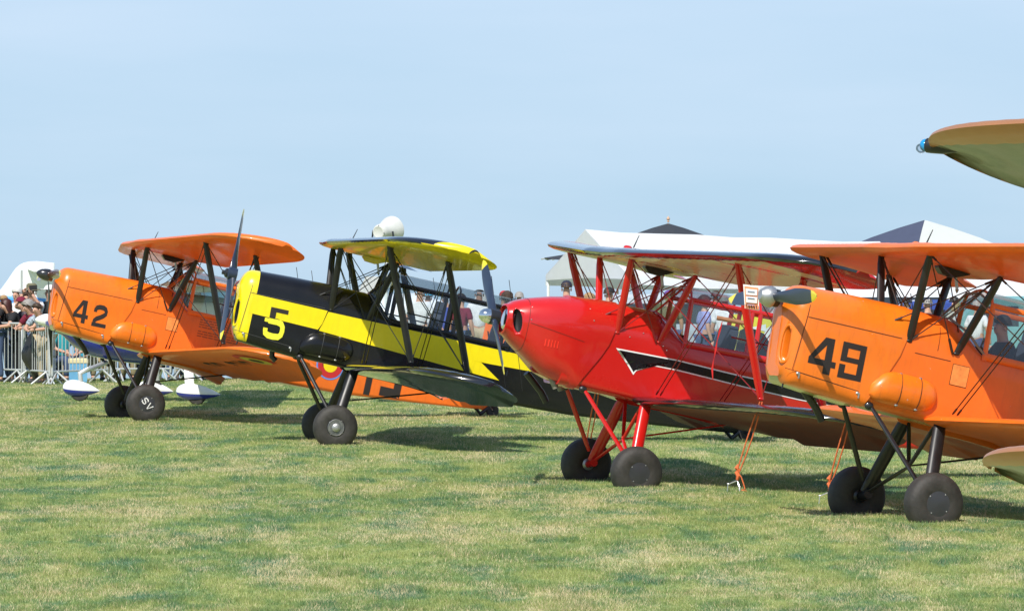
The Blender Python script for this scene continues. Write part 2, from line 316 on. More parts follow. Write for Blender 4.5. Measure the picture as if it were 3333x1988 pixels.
G = {'4': [rect(.58, 0, .84, 1), rect(0, .21, .58, .38), rect(.84, .21, 1, .38), [(0, .38), (.2, .38), (.58, .80), (.58, 1), (.5, 1)]],
     '9': [rect(0, .84, 1, 1), rect(0, .46, .25, .84), rect(.25, .46, .75, .6), rect(.75, 0, 1, .84), rect(0, 0, .75, .16), rect(0, .16, .25, .38)],
     '2': [rect(0, 0, 1, .18)] + stroke([(.14, .18), (.16, .27), (.3, .37), (.5, .44), (.72, .54), (.86, .64), (.87, .76), (.8, .86), (.65, .91), (.38, .91), (.2, .86), (.13, .76), (.13, .66)], .22),
     '5': [rect(.2, .86, 1, 1), rect(.2, .62, .47, .86), rect(0.02, .5, .2, .62)] + stroke([(.2, .56), (.6, .56), (.78, .52), (.86, .42), (.87, .3), (.84, .17), (.74, .09), (.5, .07), (.28, .08), (.14, .14), (.12, .24), (.12, .3)], .2),
     'S': stroke([(.9, .72), (.85, .88), (.5, .93), (.15, .86), (.12, .66), (.3, .55), (.7, .46), (.88, .34), (.85, .13), (.5, .07), (.15, .12), (.1, .3)], .17),
     'V': [[(0, 1), (.2, 1), (.56, .1), (.44, 0.)], [(.56, .1), (.8, 1), (1, 1), (.6, 0), (.44, 0)]],
     'O': stroke([(.5, .93), (.85, .86), (.9, .5), (.85, .14), (.5, .07), (.15, .14), (.1, .5), (.15, .86), (.5, .93)], .17),
     '-': [rect(.15, .42, .85, .58)], 'G': stroke([(.9, .78), (.5, .93), (.15, .86), (.1, .5), (.15, .14), (.5, .07), (.88, .14), (.9, .45), (.55, .45)], .17),
     'W': stroke([(.05, 1), (.27, .05), (.5, .8), (.73, .05), (.95, 1)], .16), 'C': stroke([(.9, .78), (.5, .93), (.15, .86), (.1, .5), (.15, .14), (.5, .07), (.9, .22)], .17),
     'I': [rect(.4, 0, .6, 1)], 'L': [rect(.1, 0, .3, 1), rect(.3, 0, .9, .16)], 'T': [rect(0, .84, 1, 1), rect(.4, 0, .6, .84)]}
def glyph(ch, x0, x1, z0, z1, sk=0.): return [[(x0 + (x1 - x0) * (u + sk * v), z0 + (z1 - z0) * v) for u, v in pl] for pl in G[ch]]

UPL = dict(y0=.0, ys=.55, xle=.275, sweep=.174, xs=.069, zs=.815, dih=.0385, tip=4.08, cut=True)
LOW = dict(y0=.30, ys=.35, xle=-.33, sweep=.172, xs=-.525, zs=-.742, dih=.0415, tip=4.0, cut=False)
def wing_mesh(W, side, chord=1.36, mf=None, mats=None, name='wing', parent=None, parts=None):
    y0, tip = W['y0'], W['tip']; ys = [y0]; k = 0
    step = .085
    while ys[-1] < tip - .62: ys.append(ys[-1] + step)
    base = ys[-1]; nn = 14
    for i in range(1, nn + 1): ys.append(base + (tip - base) * math.sin(math.pi / 2 * i / nn))
    NC = 12; rings = []; info = []
    for i, y in enumerate(ys):
        le = W['xle'] - W['sweep'] * (y - W['ys']); te = le - chord
        if W['cut']:
            if y < .45: te = le - chord * .78 + W['sweep'] * 0
            elif y < .75: te = le - chord * (.78 + .22 * (y - .45) / .3)
            if y < .55: le = W['xle'] ; te = min(te, le - chord * .78)
        ta, tb, la_, tb_ = W.get('tipf', (.78, .62, .86, .34)); u = max(0, (y - (tip - ta)) / ta); u2 = max(0, (y - (tip - tb)) / tb)
        le2 = le - (la_ * (1 - math.sqrt(max(0, 1 - u ** 2.3)))) ; te2 = te + (tb_ * (1 - math.sqrt(max(0, 1 - u2 ** 2.6))))
        if le2 - te2 < .03: le2 = te2 + .03
        c = le2 - te2; zf = W['zs'] + W['dih'] * max(0, y - W['ys']); th = min(1, .25 + .75 * math.sqrt(max(0, 1 - u ** 3)))
        sag = 1. if (i % 2 == 0) else .965
        up = []; lo = []
        for j in range(NC + 1):
            s_ = (1 - math.cos(math.pi * j / NC)) / 2; x = le2 - c * s_
            t = 5 * .105 * (.2969 * math.sqrt(s_) - .126 * s_ - .3516 * s_ ** 2 + .2843 * s_ ** 3 - .1015 * s_ ** 4) * chord
            cam_ = .042 * 4 * s_ * (1 - s_) * chord
            zr = zf + (x - (W['xs'] - W['sweep'] * (y - W['ys']))) * .078 + .028 + (.06 * u ** 2 if W['cut'] else .03 * u ** 2)
            if not W['cut'] and s_ > .5: zr -= .05 * (s_ - .5) / .5 * min(1, max(0, (y - .5) / .6)) * min(1, max(0, (3.9 - y) / .5))
            if not W['cut'] and 1.62 < y < 3.45 and s_ > .72: zr -= W.get('droop', .03) * (s_ - .72) / .28
            g = sag if 0 < j < NC else 1
            up.append(Vector((x, side * y, zr + (cam_ + t * th * g))) ); lo.append(Vector((x, side * y, zr + (cam_ - t * th) + (0 if g == 1 else .0055))))
        rings.append(up + lo[-2:0:-1]); info.append(y)
    b = MB(); n = len(rings[0])
    def mfi(i, j):
        upper = j < NC; s_ = (j + .5) / NC if upper else (2 * NC - j - .5) / NC; s_ = (1 - math.cos(math.pi * s_)) / 2
        return mf(info[i], s_, upper) if mf else 0
    b.loft(rings, mf=mfi); o = b.build(name, mats, parent); o['wingz'] = 0
    del o['wingz']; return o
def low_z(W, x, y, chord=1.36):           # underside height of a wing
    le = W['xle'] - W['sweep'] * (y - W['ys']); s_ = min(.98, max(.02, (le - x) / chord)); 
    t = 5 * .105 * (.2969 * math.sqrt(s_) - .126 * s_ - .3516 * s_ ** 2 + .2843 * s_ ** 3 - .1015 * s_ ** 4) * chord; cam_ = .042 * 4 * s_ * (1 - s_) * chord
    return W['zs'] + W['dih'] * max(0, y - W['ys']) + (x - (W['xs'] - W['sweep'] * (y - W['ys']))) * .078 + .028 + cam_ - t
def blade_rings(r, wroot=.09, wmax=.165, sgn=1, pitch0=62, pitch1=17, d=Vector((0, 0, 1))):
    ax = Vector((1, 0, 0)); tdir = ax.cross(d).normalized() ; rings = []; N = 16
    for i in range(N + 1):
        t = i / N; rr = .04 + (r - .04) * t
        wd = wroot + (wmax - wroot) * min(1, t / .5) ** 1.3 if t < .5 else wmax * math.sqrt(max(.02, 1 - ((t - .5) / .5) ** 2.6))
        th = max(.008, .075 * (1 - t) ** 1.5); p = math.radians(pitch0 + (pitch1 - pitch0) * min(1, t / .35) ** .6)
        u = (tdir * math.cos(p) * sgn + ax * math.sin(p)).normalized(); v = u.cross(d)
        rings.append([d * rr + u * math.cos(a) * wd * .5 + v * math.sin(a) * th * .5 for a in [2 * math.pi * k / 14 for k in range(14)]])
    return rings
def make_tyre(parent, y, side, disc, wob=0, x=-.33, z=-1.49, R=.293, wdt=.235):
    b = MB(); pr = []
    for i in range(25):
        a = math.pi * (-1 + 2 * i / 24) * .80; pr.append((R - wdt * .52 + wdt * .52 * (1 if abs(math.cos(a)) < 1e-9 else abs(math.cos(a)) ** .85 * (1 if math.cos(a) > 0 else -1)), wdt / 2 * abs(math.sin(a)) ** .75 * (1 if math.sin(a) > 0 else -1)))
    b.lathe(pr, (x, y, z), n=40); wh = b.build('tyre', RUB, parent)
    for s in (1, -1):
        b = MB(); out = (s == side); h = wdt * .36 * s
        if out: b.lathe([(.137, h - .03 * s), (.138, h + .012 * s), (.128, h + .026 * s), (.06, h + .032 * s), (.0, h + .034 * s)], (x, y, z), n=28)
        else: b.lathe([(.125, h - .02 * s), (.12, h + .0 * s), (.085, h - .015 * s), (.04, h + .01 * s), (.035, h + .03 * s), (.0, h + .03 * s)], (x, y, z), n=24)
        hb = b.build('hub_cap' if out else 'brake_drum', disc[0] if out else disc[1], wh)
        if out:
            b = MB()
            for k in range(4):
                a = math.pi / 2 * k + .5; b.ell((x + .112 * math.cos(a), y + h + .029 * s, z + .112 * math.sin(a)), (.007, .004, .007), nu=6, nv=4)
            tag(b.build('hub_screws', STEEL, wh), kind='stuff')
    return wh
def pose(t, cols):
    m = Matrix([[cols[0][0], cols[0][1], cols[0][2], t[0]], [cols[1][0], cols[1][1], cols[1][2], t[1]], [cols[2][0], cols[2][1], cols[2][2], t[2]], [0, 0, 0, 1]])
    return m
def ypr(yaw, pit, rol):
    cy, sy = math.cos(yaw), math.sin(yaw); A = Matrix([[-cy, sy, 0], [-sy, -cy, 0], [0, 0, 1]])
    cp, sp = math.cos(pit), math.sin(pit); B = Matrix([[cp, 0, -sp], [0, 1, 0], [sp, 0, cp]]); cr, sr = math.cos(rol), math.sin(rol); R = Matrix([[1, 0, 0], [0, cr, -sr], [0, sr, cr]])
    return A @ B @ R
def biplane(kind, t, yaw, pit, rol, label, K):
    R3 = ypr(math.radians(yaw), math.radians(pit), math.radians(rol)); M = R3.to_4x4(); M.translation = Vector(t)
    root = empty('biplane', (0, 0, 0), None, label, 'biplane', 'vintage biplanes parked in a row on the grass')
    root.matrix_world = M @ Matrix.Translation(-OFF)
    body, metal, strut, wire = K['body'], K['metal'], K['strut'], K['wire']
    red = kind == 'red'
    def P(b, name, m): return b.build(name, m, root)
    parts0 = set(C.objects)
    # fuselage
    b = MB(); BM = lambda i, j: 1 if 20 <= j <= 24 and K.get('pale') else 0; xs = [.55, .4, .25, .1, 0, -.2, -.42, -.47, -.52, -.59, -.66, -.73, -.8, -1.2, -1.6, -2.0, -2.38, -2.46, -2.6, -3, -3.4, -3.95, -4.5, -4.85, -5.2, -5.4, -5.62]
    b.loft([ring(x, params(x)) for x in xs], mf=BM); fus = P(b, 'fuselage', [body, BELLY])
    # cowling
    b = MB(); g = .010; rings = []
    def xr(z): return float(np.interp(z, [-.7, -.6, -.35, -.2, -.03, .35], [.33, .29, .155, .077, .035, .0]))
    if red:
        for x in [0, .12, .25, .38, .5, .63, .75, .88, 1.0, 1.07, 1.13, 1.17, 1.20]:
            r = ring(x, red_pr(x), g); t_ = 1 - min(1, x / .5)
            rings.append([Vector((p.x + t_ * xr(p.z) * 1.1, p.y, p.z)) for p in r])
        cc = Vector((1.2, 0, -.085))
        last = rings[-1]; rings.append([Vector((1.235, *(cc.yz + (Vector((p.y, p.z)) - cc.yz) * .93))) for p in last]); rings.append([Vector((1.245, *(cc.yz + (Vector((p.y, p.z)) - cc.yz) * .82))) for p in last])
        rings.append([Vector((1.15, *(cc.yz + (Vector((p.y, p.z)) - cc.yz) * .78))) for p in last])
        b.loft(rings, caps=(1, 1))
    else:
        for x in [0, .15, .3, .45, .6, .8, 1.0, 1.05]:
            t_ = 1 - min(1, x / .6); rings.append([Vector((p.x + t_ * xr(p.z), p.y, p.z)) for p in ring(x, params(x), g)])
        base = rings[-1]
        def xf(z): return float(np.interp(z, [-.7, -.6, -.5, -.15, 0, .06, .3], [1.15, 1.19, 1.225, 1.235, 1.24, 1.25, 1.25]))
        for q in (.2, .4, .55, .68, .78, .86, .92, .96, .985, 1.0):
            ky = max((1 - q ** 2.6) ** (1 / 2.6), .30); kb = max((1 - q ** 4.5) ** (1 / 4.5), .88); kt = max((1 - q ** 2.6) ** (1 / 2.6), .45); ring_ = []
            for p in base:
                zc = -.10; k = kb if p.z < zc else kt; yb = ky if p.z > -.55 else max(ky, .5 * ky + .4 * kb)
                ring_.append(Vector((1.05 + (xf(p.z) - 1.05) * q, p.y * yb * (1 - .06 * q), zc + (p.z - zc) * k)))
            rings.append(ring_)
        b.loft(rings, caps=(1, 1))
    nose_rings = len(rings)
    if kind == '5':
        def mfn(i, j):
            h = j if j <= 22 else 44 - j
            return 1 if i >= 6 and h < 16 else 0
        b = MB(); b.loft(rings, caps=(1, 1), mf=mfn); cow = P(b, 'cowling', [body, YL])
    elif red: cow = P(b, 'cowling', metal)
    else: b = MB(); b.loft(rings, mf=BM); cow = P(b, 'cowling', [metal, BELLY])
    # air intake cut into the port front corner
    cut = MB()
    if red:
        for sg in (1, -1): cut.ell((1.135, .215 * sg, -.075), (.05, .085, .135), nu=20, nv=12, rot=Euler((0, math.radians(14), 0)).to_matrix())
    else:
        cut.loft([[Vector((x_, .200 + yy, -.285 + zz)) for yy, zz in [(.040 * math.cos(a) , .165 * abs(math.sin(a)) ** .7 * (1 if math.sin(a) > 0 else -1)) for a in [2 * math.pi * k / 20 for k in range(20)]]] for x_ in (1.06, 1.20, 1.4)])
    co = cut.build('cutter', [DARK], root)
    md = cow.modifiers.new('b', 'BOOLEAN'); md.operation = 'DIFFERENCE'; md.object = co; md.solver = 'EXACT'; md.material_mode = 'TRANSFER' if red else 'INDEX'
    bpy.context.view_layer.update(); ev = cow.evaluated_get(bpy.context.evaluated_depsgraph_get()); me = bpy.data.meshes.new_from_object(ev)
    if len(me.polygons) > 100: cow.modifiers.clear(); cow.data = me
    else: cow.modifiers.clear()
    bpy.data.objects.remove(co)
    if not red:
        b = MB(); pts = []
        for k in range(25):
            a = 2 * math.pi * k / 24; yy = .052 * math.cos(a); zz = .180 * abs(math.sin(a)) ** .75 * (1 if math.sin(a) > 0 else -1); pts.append((1.196 - .62 * yy - (.25 * yy if yy > 0 else 0), .200 + yy, -.285 + zz))
        b.tube(pts, .016, n=8); b.build('intake_lip', metal if kind != '5' else YL, cow)
        b = MB()
        b.box((1.125, .215, -.29), (.01, .055, .26))
        for k in range(7): b.box((1.135, .215, -.39 + k * .035), (.02, .06, .012))
        tag(b.build('cooling_fins', DARK, cow), kind='stuff')
    # hinge lines, fasteners
    SM = mat('panel_gap', (.03, .012, .006), .8) if kind != '5' else mat('panel_gap_grey', (.05, .05, .05), .6)
    fy = lambda x, z: side_y(x, z) + .010
    if not red:
        for nm, a, c in (('panel_seam', (.085, .004), (1.075, -.002)), ('panel_seam', (.30, -.592), (1.20, -.522))):
            d = (c[1] - a[1]) / (c[0] - a[0]); decal([[(a[0], a[1]), (a[0], a[1] + .006), (c[0], c[1] + .006), (c[0], c[1])]], SM, cow, nm, fy)
        decal([[(1.072, .1), (1.078, .1), (1.128, -.52), (1.122, -.52)]], SM, cow, 'panel_seam', fy)
        decal([[(1.04, .26), (1.046, .26), (1.078, .1), (1.072, .1)]], SM, cow, 'panel_seam', fy)
        for x, z in ((1.06, -.545), (.42, -.60)):
            b = MB(); b.ell((x, side_y(x, z) + .015, z), (.022, .012, .016), nu=8, nv=5); b.box((x - .01, side_y(x, z) + .02, z - .02), (.012, .012, .05)); b.build('cowl_latch', STEEL, cow)
        b = MB()
        for k in range(26):
            x = .12 + k * .037
            for dz in (.022, -.02): b.ell((x, side_y(x, dz) + .010, dz), (.004, .003, .004), nu=5, nv=3)
        tag(b.build('rivets', metal if kind != '5' else BK, cow), kind='stuff')
    else:
        decal([[(1.0, -.075), (1.0, -.079), (.37, -.174), (.37, -.17)]], SM, cow, 'panel_seam', lambda x, z: float(np.interp(z, [p[1] for p in half(red_pr(x))][::-1], [p[0] for p in half(red_pr(x))][::-1])) + .010, cut=.05)
        rfy = lambda x, z: float(np.interp(z, [p[1] for p in half(red_pr(x))][::-1], [p[0] for p in half(red_pr(x))][::-1])) + .010
        for k in range(5): decal([rect(.80 - k * .035, -.30, .812 - k * .035, -.22)], mat('bright_red', (.85, .04, .02), .3), cow, 'louvre', rfy, lift=.006)
        r = ring(1.02, red_pr(1.02), g + .001); b = MB(); b.tube([p for p in r] + [r[0]], .0025, n=4); b.build('panel_seam', SM, cow)
        b = MB()
        for x, z in ((1.0, .1), (1.0, -.04), (.35, .2), (.30, .08), (-.0, .2), (0, .02), (-.15, -.02), (-.3, .05), (-.55, -.05), (-.6, -.09)):
            yy = rfy(x, z) if x > 0 else side_y(x, z); b.ell((x, yy + .004, z), (.008, .006, .008), nu=8, nv=5)
        tag(b.build('fasteners', mat('chrome', (.8, .8, .8), .1, metal=1), cow), kind='stuff')
        b = MB(); b.lathe([(.125, 0), (.13, .05), (.10, .07), (.06, .075), (.0, .075)], (1.16, 0, -.085), ax=(1, 0, 0), n=28); b.build('starter_ring', SILV, cow)
    # oil tank
    if not red:
        b = MB(); rr = []
        for i in range(17):
            t_ = i / 16; x = .30 - .71 * t_; k = max(.02, 1 - abs(2 * t_ - 1) ** (5 if t_ < .5 else 4)) ** .5
            zc = -.475 - .01 * t_; ring_ = []
            for q in range(20):
                a = 2 * math.pi * q / 20; yy = math.cos(a) * .105 * k; zz = math.sin(a) * .165 * k; ring_.append(Vector((x - zz * .55 * (1 - t_) ** 2, .315 + yy, zc + zz)))
            rr.append(ring_)
        b.loft(rr); tk = P(b, 'oil_tank', metal if kind != '5' else BK)
        for x in (.02, -.19):
            b = MB(); b.tube([(x, .315 + .107 * math.cos(a), -.48 + .167 * math.sin(a)) for a in [math.radians(d_) for d_ in range(-80, 100, 15)]], .0035, n=5); b.build('tank_strap', SM, tk)
        for x in (.02, -.19):
            b = MB(); b.ell((x, .335, -.325), (.02, .02, .012), nu=8, nv=5); b.ell((x, .365, -.63), (.02, .014, .012), nu=8, nv=5); b.build('tank_clamp', STEEL, tk)
    # chin pipe and front gear shroud
    b = MB(); b.tube([(.80, -.16, -.62), (.70, -.17, -.70), (.58, -.18, -.80), (.50, -.18, -.90)] if kind != '5' else [(.62, -.05, -.66), (.60, -.05, -.76), (.54, -.05, -.80)], .038, n=12); P(b, 'exhaust_pipe', BKM)
    if red:
        b = MB(); b.tube([(.44, -.16, -.62), (.36, -.16, -.74)], .035, n=12); P(b, 'exhaust_pipe', GREYB)
        b = MB(); b.tube([(.60, .12, -.62), (.52, .12, -.73)], .035, n=12); P(b, 'exhaust_pipe', GREYB)
    b = MB(); b.tube([(1.1, .1, -.64), (1.10, .1, -.70)], .008); P(b, 'drain_pipe', BKM)
    # canopy
    fr = K['frame']; y1, y2, y3 = .378, .335, .22
    for x0, x1, nm in ((-.80, -1.52, 0), (-1.64, -2.36, 1)):
        for s in (1, -1):
            b = MB(); b.add([(x0 - .02, s * y1, .055), (x1 + .02, s * y1, .055), (x1 + .02, s * y2, .505), (x0 - .02, s * y2, .505)], [(0, 1, 2, 3)], smooth=False); P(b, 'window_pane', K['glass'])
        b = MB(); rr = []
        for x in (x0, x1): rr.append([Vector((x, s_ * yy, zz)) for s_, yy, zz in ((1, y2, .53), (1, y3 + .05, .61), (1, .12, .655), (1, 0, .665), (-1, .12, .655), (-1, y3 + .05, .61), (-1, y2, .53))])
        b.loft(rr, closed=False, caps=(0, 0)); P(b, 'roof_pane', K['roof'])
    for s in (1, -1):
        b = MB(); b.add([(-.80, s * y1, .04), (-.80, s * y2, .51), (-.72, s * .15, .62), (-.47, s * .12, .315), (-.62, s * .33, .2)], [(0, 1, 2, 3, 4)], smooth=False); P(b, 'windscreen_side', K['glass'])
    b = MB(); b.add([(-.72, .15, .62), (-.72, -.15, .62), (-.47, -.12, .315), (-.47, .12, .315)], [(0, 1, 2, 3)], smooth=False); P(b, 'windscreen', K['glass'])
    b = MB()
    for s in (1, -1):
        for x in (-.79, -1.53, -1.63, -2.37): b.strut((x, s * y1, -.02), (x, s * y2, .52), .055, .02, (1, 0, 0), taper=1)
        for x in (-.79, -1.53, -1.63, -2.37): b.tube([(x, s * y2, .51), (x, s * (y3 + .05), .615), (x, s * .1, .66), (x, 0, .668)], .014, n=6)
        b.strut((-.77, s * y2, .52), (-2.4, s * y2, .52), .05, .02, (0, 0, 1), taper=1)
        b.strut((-.77, s * (y1 + .002), .02), (-2.4, s * (y1 + .002), .02), .07, .02, (0, 0, 1), taper=1)
    P(b, 'canopy_frame', fr)
    b = MB()
    for s in (1, -1):
        b.tube([(-.47, s * .12, .32), (-.60, s * .315, .21), (-.70, s * .365, .10), (-.79, s * y1, .03)], .013); b.tube([(-.47, s * .12, .32), (-.72, s * .15, .62)], .012); b.tube([(-.72, s * .15, .62), (-.79, s * y2, .52)], .012)
    b.tube([(-.47, .12, .32), (-.47, -.12, .32)], .012); b.tube([(-.72, .15, .62), (-.72, -.15, .62)], .014); P(b, 'windscreen_frame', K['wsf'])
    # seats and coaming
    for x in (-1.38, -2.2):
        b = MB(); hts = [(-.02, .22), (.15, .225), (.27, .20), (.33, .12)] if red else [(-.02, .16), (.2, .15), (.27, .12), (.30, .08), (.31, .09), (.42, .085)]
        b.loft([[Vector((x + .05 * c_ - .10 * (z_ + .02), yy * w_, z_)) for c_, yy in ((1, -1), (1, 1), (-1, 1), (-1, -1))] for z_, w_ in hts], smooth=False); P(b, 'seat', SEAT)
    b = MB(); b.loft([[Vector((x, yy, z)) for yy, z in ((-.3, -.05), (-.22, h_), (.22, h_), (.3, -.05))] for x, h_ in ((-.82, .12), (-.9, .05))], smooth=False); P(b, 'instrument_panel', DARK)
    # cockpit edge strip
    if K.get('sill'):
        decal([rect(-2.7, -.035, -.62, .012)], K['sill'], fus, 'sill_strip', side_y, lift=.006)
    # wings
    wt = K['wing']
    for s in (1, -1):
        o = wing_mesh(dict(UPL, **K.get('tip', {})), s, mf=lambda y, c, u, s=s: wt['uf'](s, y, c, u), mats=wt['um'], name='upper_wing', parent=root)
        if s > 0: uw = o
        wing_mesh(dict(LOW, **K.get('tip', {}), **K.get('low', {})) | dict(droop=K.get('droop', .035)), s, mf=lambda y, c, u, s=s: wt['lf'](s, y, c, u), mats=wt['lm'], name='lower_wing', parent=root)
    # struts
    def sy(p, s): return (p[0], p[1] * s, p[2])
    CFb, CFt, CRb, CRt = (0, .325, 0), (.069, .546, .83), (-.50, .355, -.016), (-.70, .557, .77)
    IFt, IFb, IRt, IRb = (-.327, 2.83, .915), (-.925, 2.69, -.47), (-1.10, 2.825, .865), (-1.67, 2.69, -.48)
    for s in (1, -1):
        for a, c, n_ in ((CFb, CFt, 'cabane_strut'), (CRb, CRt, 'cabane_strut'), (IFt, IFb, 'wing_strut'), (IRt, IRb, 'wing_strut')):
            b = MB(); b.strut(sy(a, s), sy(c, s), .082 if n_[0] == 'c' else .088, .036, (1, 0, 0)); st = P(b, n_, strut)
            b = MB()
            for q in (sy(a, s), sy(c, s)): b.ell(q, (.035, .02, .018), nu=8, nv=5)
            b.build('strut_fitting', strut, st)
    # rigging wires
    W_ = []
    LWf, LWr = (-.53, .47, -.60), (-1.25, .45, -.62)
    W_ += [(LWf, IFt), ((-.58, .47, -.60), (IFt[0] - .05, IFt[1], IFt[2])), (LWr, IRt), ((-1.3, .45, -.62), (IRt[0] - .05, IRt[1], IRt[2]))]
    W_ += [(CFt, IFb), (CRt, IRb), (IFt, IRb), (IFb, IRt)]
    W_ += [(CFb, CRt), (CFt, (-.46, .36, -.03)), ((0.2, .3, .15), CRt)]
    k_ = 0
    for s in (1, -1):
        for a, c in W_:
            b = MB(); b.tube([sy(a, s), sy(c, s)], .0062 if kind != '5th' else .005, n=5)
            A_ = Vector(sy(a, s)); B_ = Vector(sy(c, s)); d_ = (B_ - A_).normalized(); b.tube([B_ - d_ * .16, B_ - d_ * .02], .013, n=6); b.tube([A_ + d_ * .02, A_ + d_ * .1], .011, n=6)
            P(b, 'bracing_wire', wire)
    for a, c in ((sy(CFb, 1), sy(CFt, -1)), (sy(CFb, -1), sy(CFt, 1)), (sy(CRt, 1), (-.5, -.3, .2)), (sy(CRt, -1), (-.5, .3, .2)), (sy(CFt, 1), sy(CFt, -1))):
        b = MB(); b.tube([a, c], .006, n=5); P(b, 'bracing_wire', wire)
    for s in (1, -1):               # spacer bars where the wires cross
        b = MB(); p = Vector(sy(IFt, s)).lerp(Vector(sy(IRb, s)), .5); q = Vector(sy(CFt, s)).lerp(Vector(sy(IFb, s)), .52); b.tube([q + Vector((-.40, 0, .0)), q + Vector((-1.05, 0, -.02))], .010, n=6); P(b, 'wire_spacer', wire)
    # fuel gauge, filler cap, aerial
    b = MB(); b.loft([[Vector((x, yy, z)) for yy, z in ((-.05, .80), (.05, .80), (.05, .80 - h), (-.05, .80 - h))] for x, h in ((-.28, .02), (-.33, .07), (-.47, .08), (-.62, .02))], smooth=False); P(b, 'fuel_gauge', K.get('gauge', BKM))
    b = MB(); b.tube([(-.50, 0, .74), (-.54, 0, .62)], .016, n=8); b.tube([(-.54, 0, .62), (-.545, 0, .585)], [.022, .006], n=8); P(b, 'fuel_tap', STEEL)
    b = MB(); b.lathe([(.05, 0), (.05, .03), (.03, .045), (0, .045)], (-.12, -.2, .95), ax=(0, 0, 1), n=14); P(b, 'filler_cap', K.get('cap', metal))
    b = MB(); b.tube([(-.1, .05, .97), (-.14, .05, 1.12)], [.008, .004], n=6); P(b, 'aerial', BKM)
    if kind in ('5', '49', '42'):
        for s in (1, -1):
            for xa, xb in ((-1.62, -2.1), (-1.85, -2.32)):
                b = MB(); b.tube([(xa, s * 3.35, .80), (xb, s * 3.30, -.53)], .005, n=4); P(b, 'aileron_cable', wire)
    # undercarriage
    for s in (1, -1):
        hub_c = K['hubs'][0 if s > 0 else 1]; yw = .865
        wh = make_tyre(root, s * yw, s, hub_c)
        wh.name = 'wheel'
        if K.get('nut') and s > 0:
            b = MB(); b.lathe([(.028, .0), (.055, .004), (.055, .01), (.03, .02), (.03, .04), (.0, .045)], (-.33, yw + .118, -1.49), n=10); b.build('hub_nut', STEEL, wh)
            b = MB(); b.lathe([(.098, .0), (.104, .008), (.11, .0)], (-.33, yw + .117, -1.49), n=28); b.build('rim_ring', STEEL, wh)
        b = MB(); b.strut((-.46, s * .39, -.70), (-.345, s * .71, -1.44), .135, .085, (1, 0, 0), taper=.9); P(b, 'oleo_leg', strut)
        b = MB(); b.strut((.262, s * .31, -.68), (-.26, s * .64, -1.34), .05, .03, (1, 0, 0)); P(b, 'gear_strut', strut)
        b = MB(); b.tube([(-.33, s * .60, -1.46), (-.33, s * .80, -1.49)], .045, n=12); P(b, 'axle', strut)
        b = MB(); b.strut((-.41, 0, -1.15), (-.33, s * .70, -1.47), .045, .028, (1, 0, 0)); P(b, 'gear_strut', strut)
        b = MB(); b.strut((-.46, s * .30, -.72), (-.41, 0, -1.15), .045, .028, (1, 0, 0)); P(b, 'gear_strut', strut)
        b = MB(); b.ell((.27, s * .31, -.69), (.05, .03, .04), nu=8, nv=6); P(b, 'gear_fitting', BKM)
    b = MB(); b.strut((-.42, 0, -1.14), (-1.75, 0, -.72), .026, .02, (0, 1, 0)); P(b, 'gear_strut', strut)
    b = MB(); b.loft([[Vector((x, yy, z)) for yy, z in ((-.2, -.70), (.2, -.70), (.2, -.70 - h), (-.2, -.70 - h))] for x, h in ((-1.3, .02), (-1.5, .07), (-1.9, .05), (-2.2, .01))]); P(b, 'belly_fairing', K.get('belly', metal))
    # tail wheel on the ground
    mw = root.matrix_world @ Matrix.Translation(OFF); cw = mw @ Vector((-5.83, 0, -.60)); tz = gz(cw.x, cw.y) + .085; loc = mw.inverted() @ Vector((cw.x, cw.y, tz))
    b = MB(); b.lathe([(.05, -.03), (.085, -.032), (.10, -.015), (.10, .015), (.085, .032), (.05, .03)], loc, n=18); tw = P(b, 'tail_wheel', RUB)
    b = MB(); b.tube([(-5.50, 0, -.42), (-5.62, 0, -.52), loc + Vector((.02, 0, .09))], .035, n=8); b.tube([loc + Vector((.03, 0, .1)), loc + Vector((0, .045, 0))], .018, n=6); b.tube([loc + Vector((.03, 0, .1)), loc + Vector((0, -.045, 0))], .018, n=6); b.build('tail_wheel_fork', BKM, tw)
    # tail surfaces
    def plate(outl, y0, y1_, name, m, th=.035, horizontal=False):
        b = MB(); cx = sum(p[0] for p in outl) / len(outl); cz = sum(p[1] for p in outl) / len(outl); rr = []
        for k, tt in ((.90, -1), (1, -.35), (1, .35), (.90, 1)):
            if horizontal: rr.append([Vector((cx + (p[0] - cx) * k, cz + (p[1] - cz) * k, y0 + tt * th / 2)) for p in outl])
            else: rr.append([Vector((cx + (p[0] - cx) * k, y0 + tt * th / 2, cz + (p[1] - cz) * k)) for p in outl])
        b.loft(rr); return P(b, name, m)
    fin = plate([(-4.7, .12), (-4.95, .30), (-5.15, .52), (-5.3, .60), (-5.4, .60), (-5.4, -.1)], 0, 0, 'fin', K['fin'])
    rud = plate([(-5.415, .62), (-5.42, .90), (-5.52, .98), (-5.75, .93), (-5.98, .70), (-6.05, .3), (-6.02, -.1), (-5.85, -.38), (-5.64, -.46), (-5.42, -.4)], 0, 0, 'rudder', K['fin'])
    for s in (1, -1):
        plate([(-4.75, s * .12), (-4.95, s * .9), (-5.15, s * 1.35), (-5.35, s * 1.45), (-5.36, s * .05)], .10, 0, 'tailplane', K['fin'], horizontal=True)
        plate([(-5.38, s * .08), (-5.38, s * 1.46), (-5.6, s * 1.42), (-5.8, s * 1.1), (-5.85, s * .4), (-5.6, s * .08)], .10, 0, 'elevator', K['fin'], horizontal=True)
        b = MB(); b.strut((-5.0, s * .06, -.36), (-5.2, s * .9, .09), .04, .02, (1, 0, 0)); P(b, 'tail_strut', strut)
    # propeller
    hx, hzz = 1.345, K['hub']; dv = Vector((0, *K['prop'])).normalized()
    pe = bpy.data.objects.new('propeller', None); C.objects.link(pe); pe.parent = root; pe.empty_display_size = .2
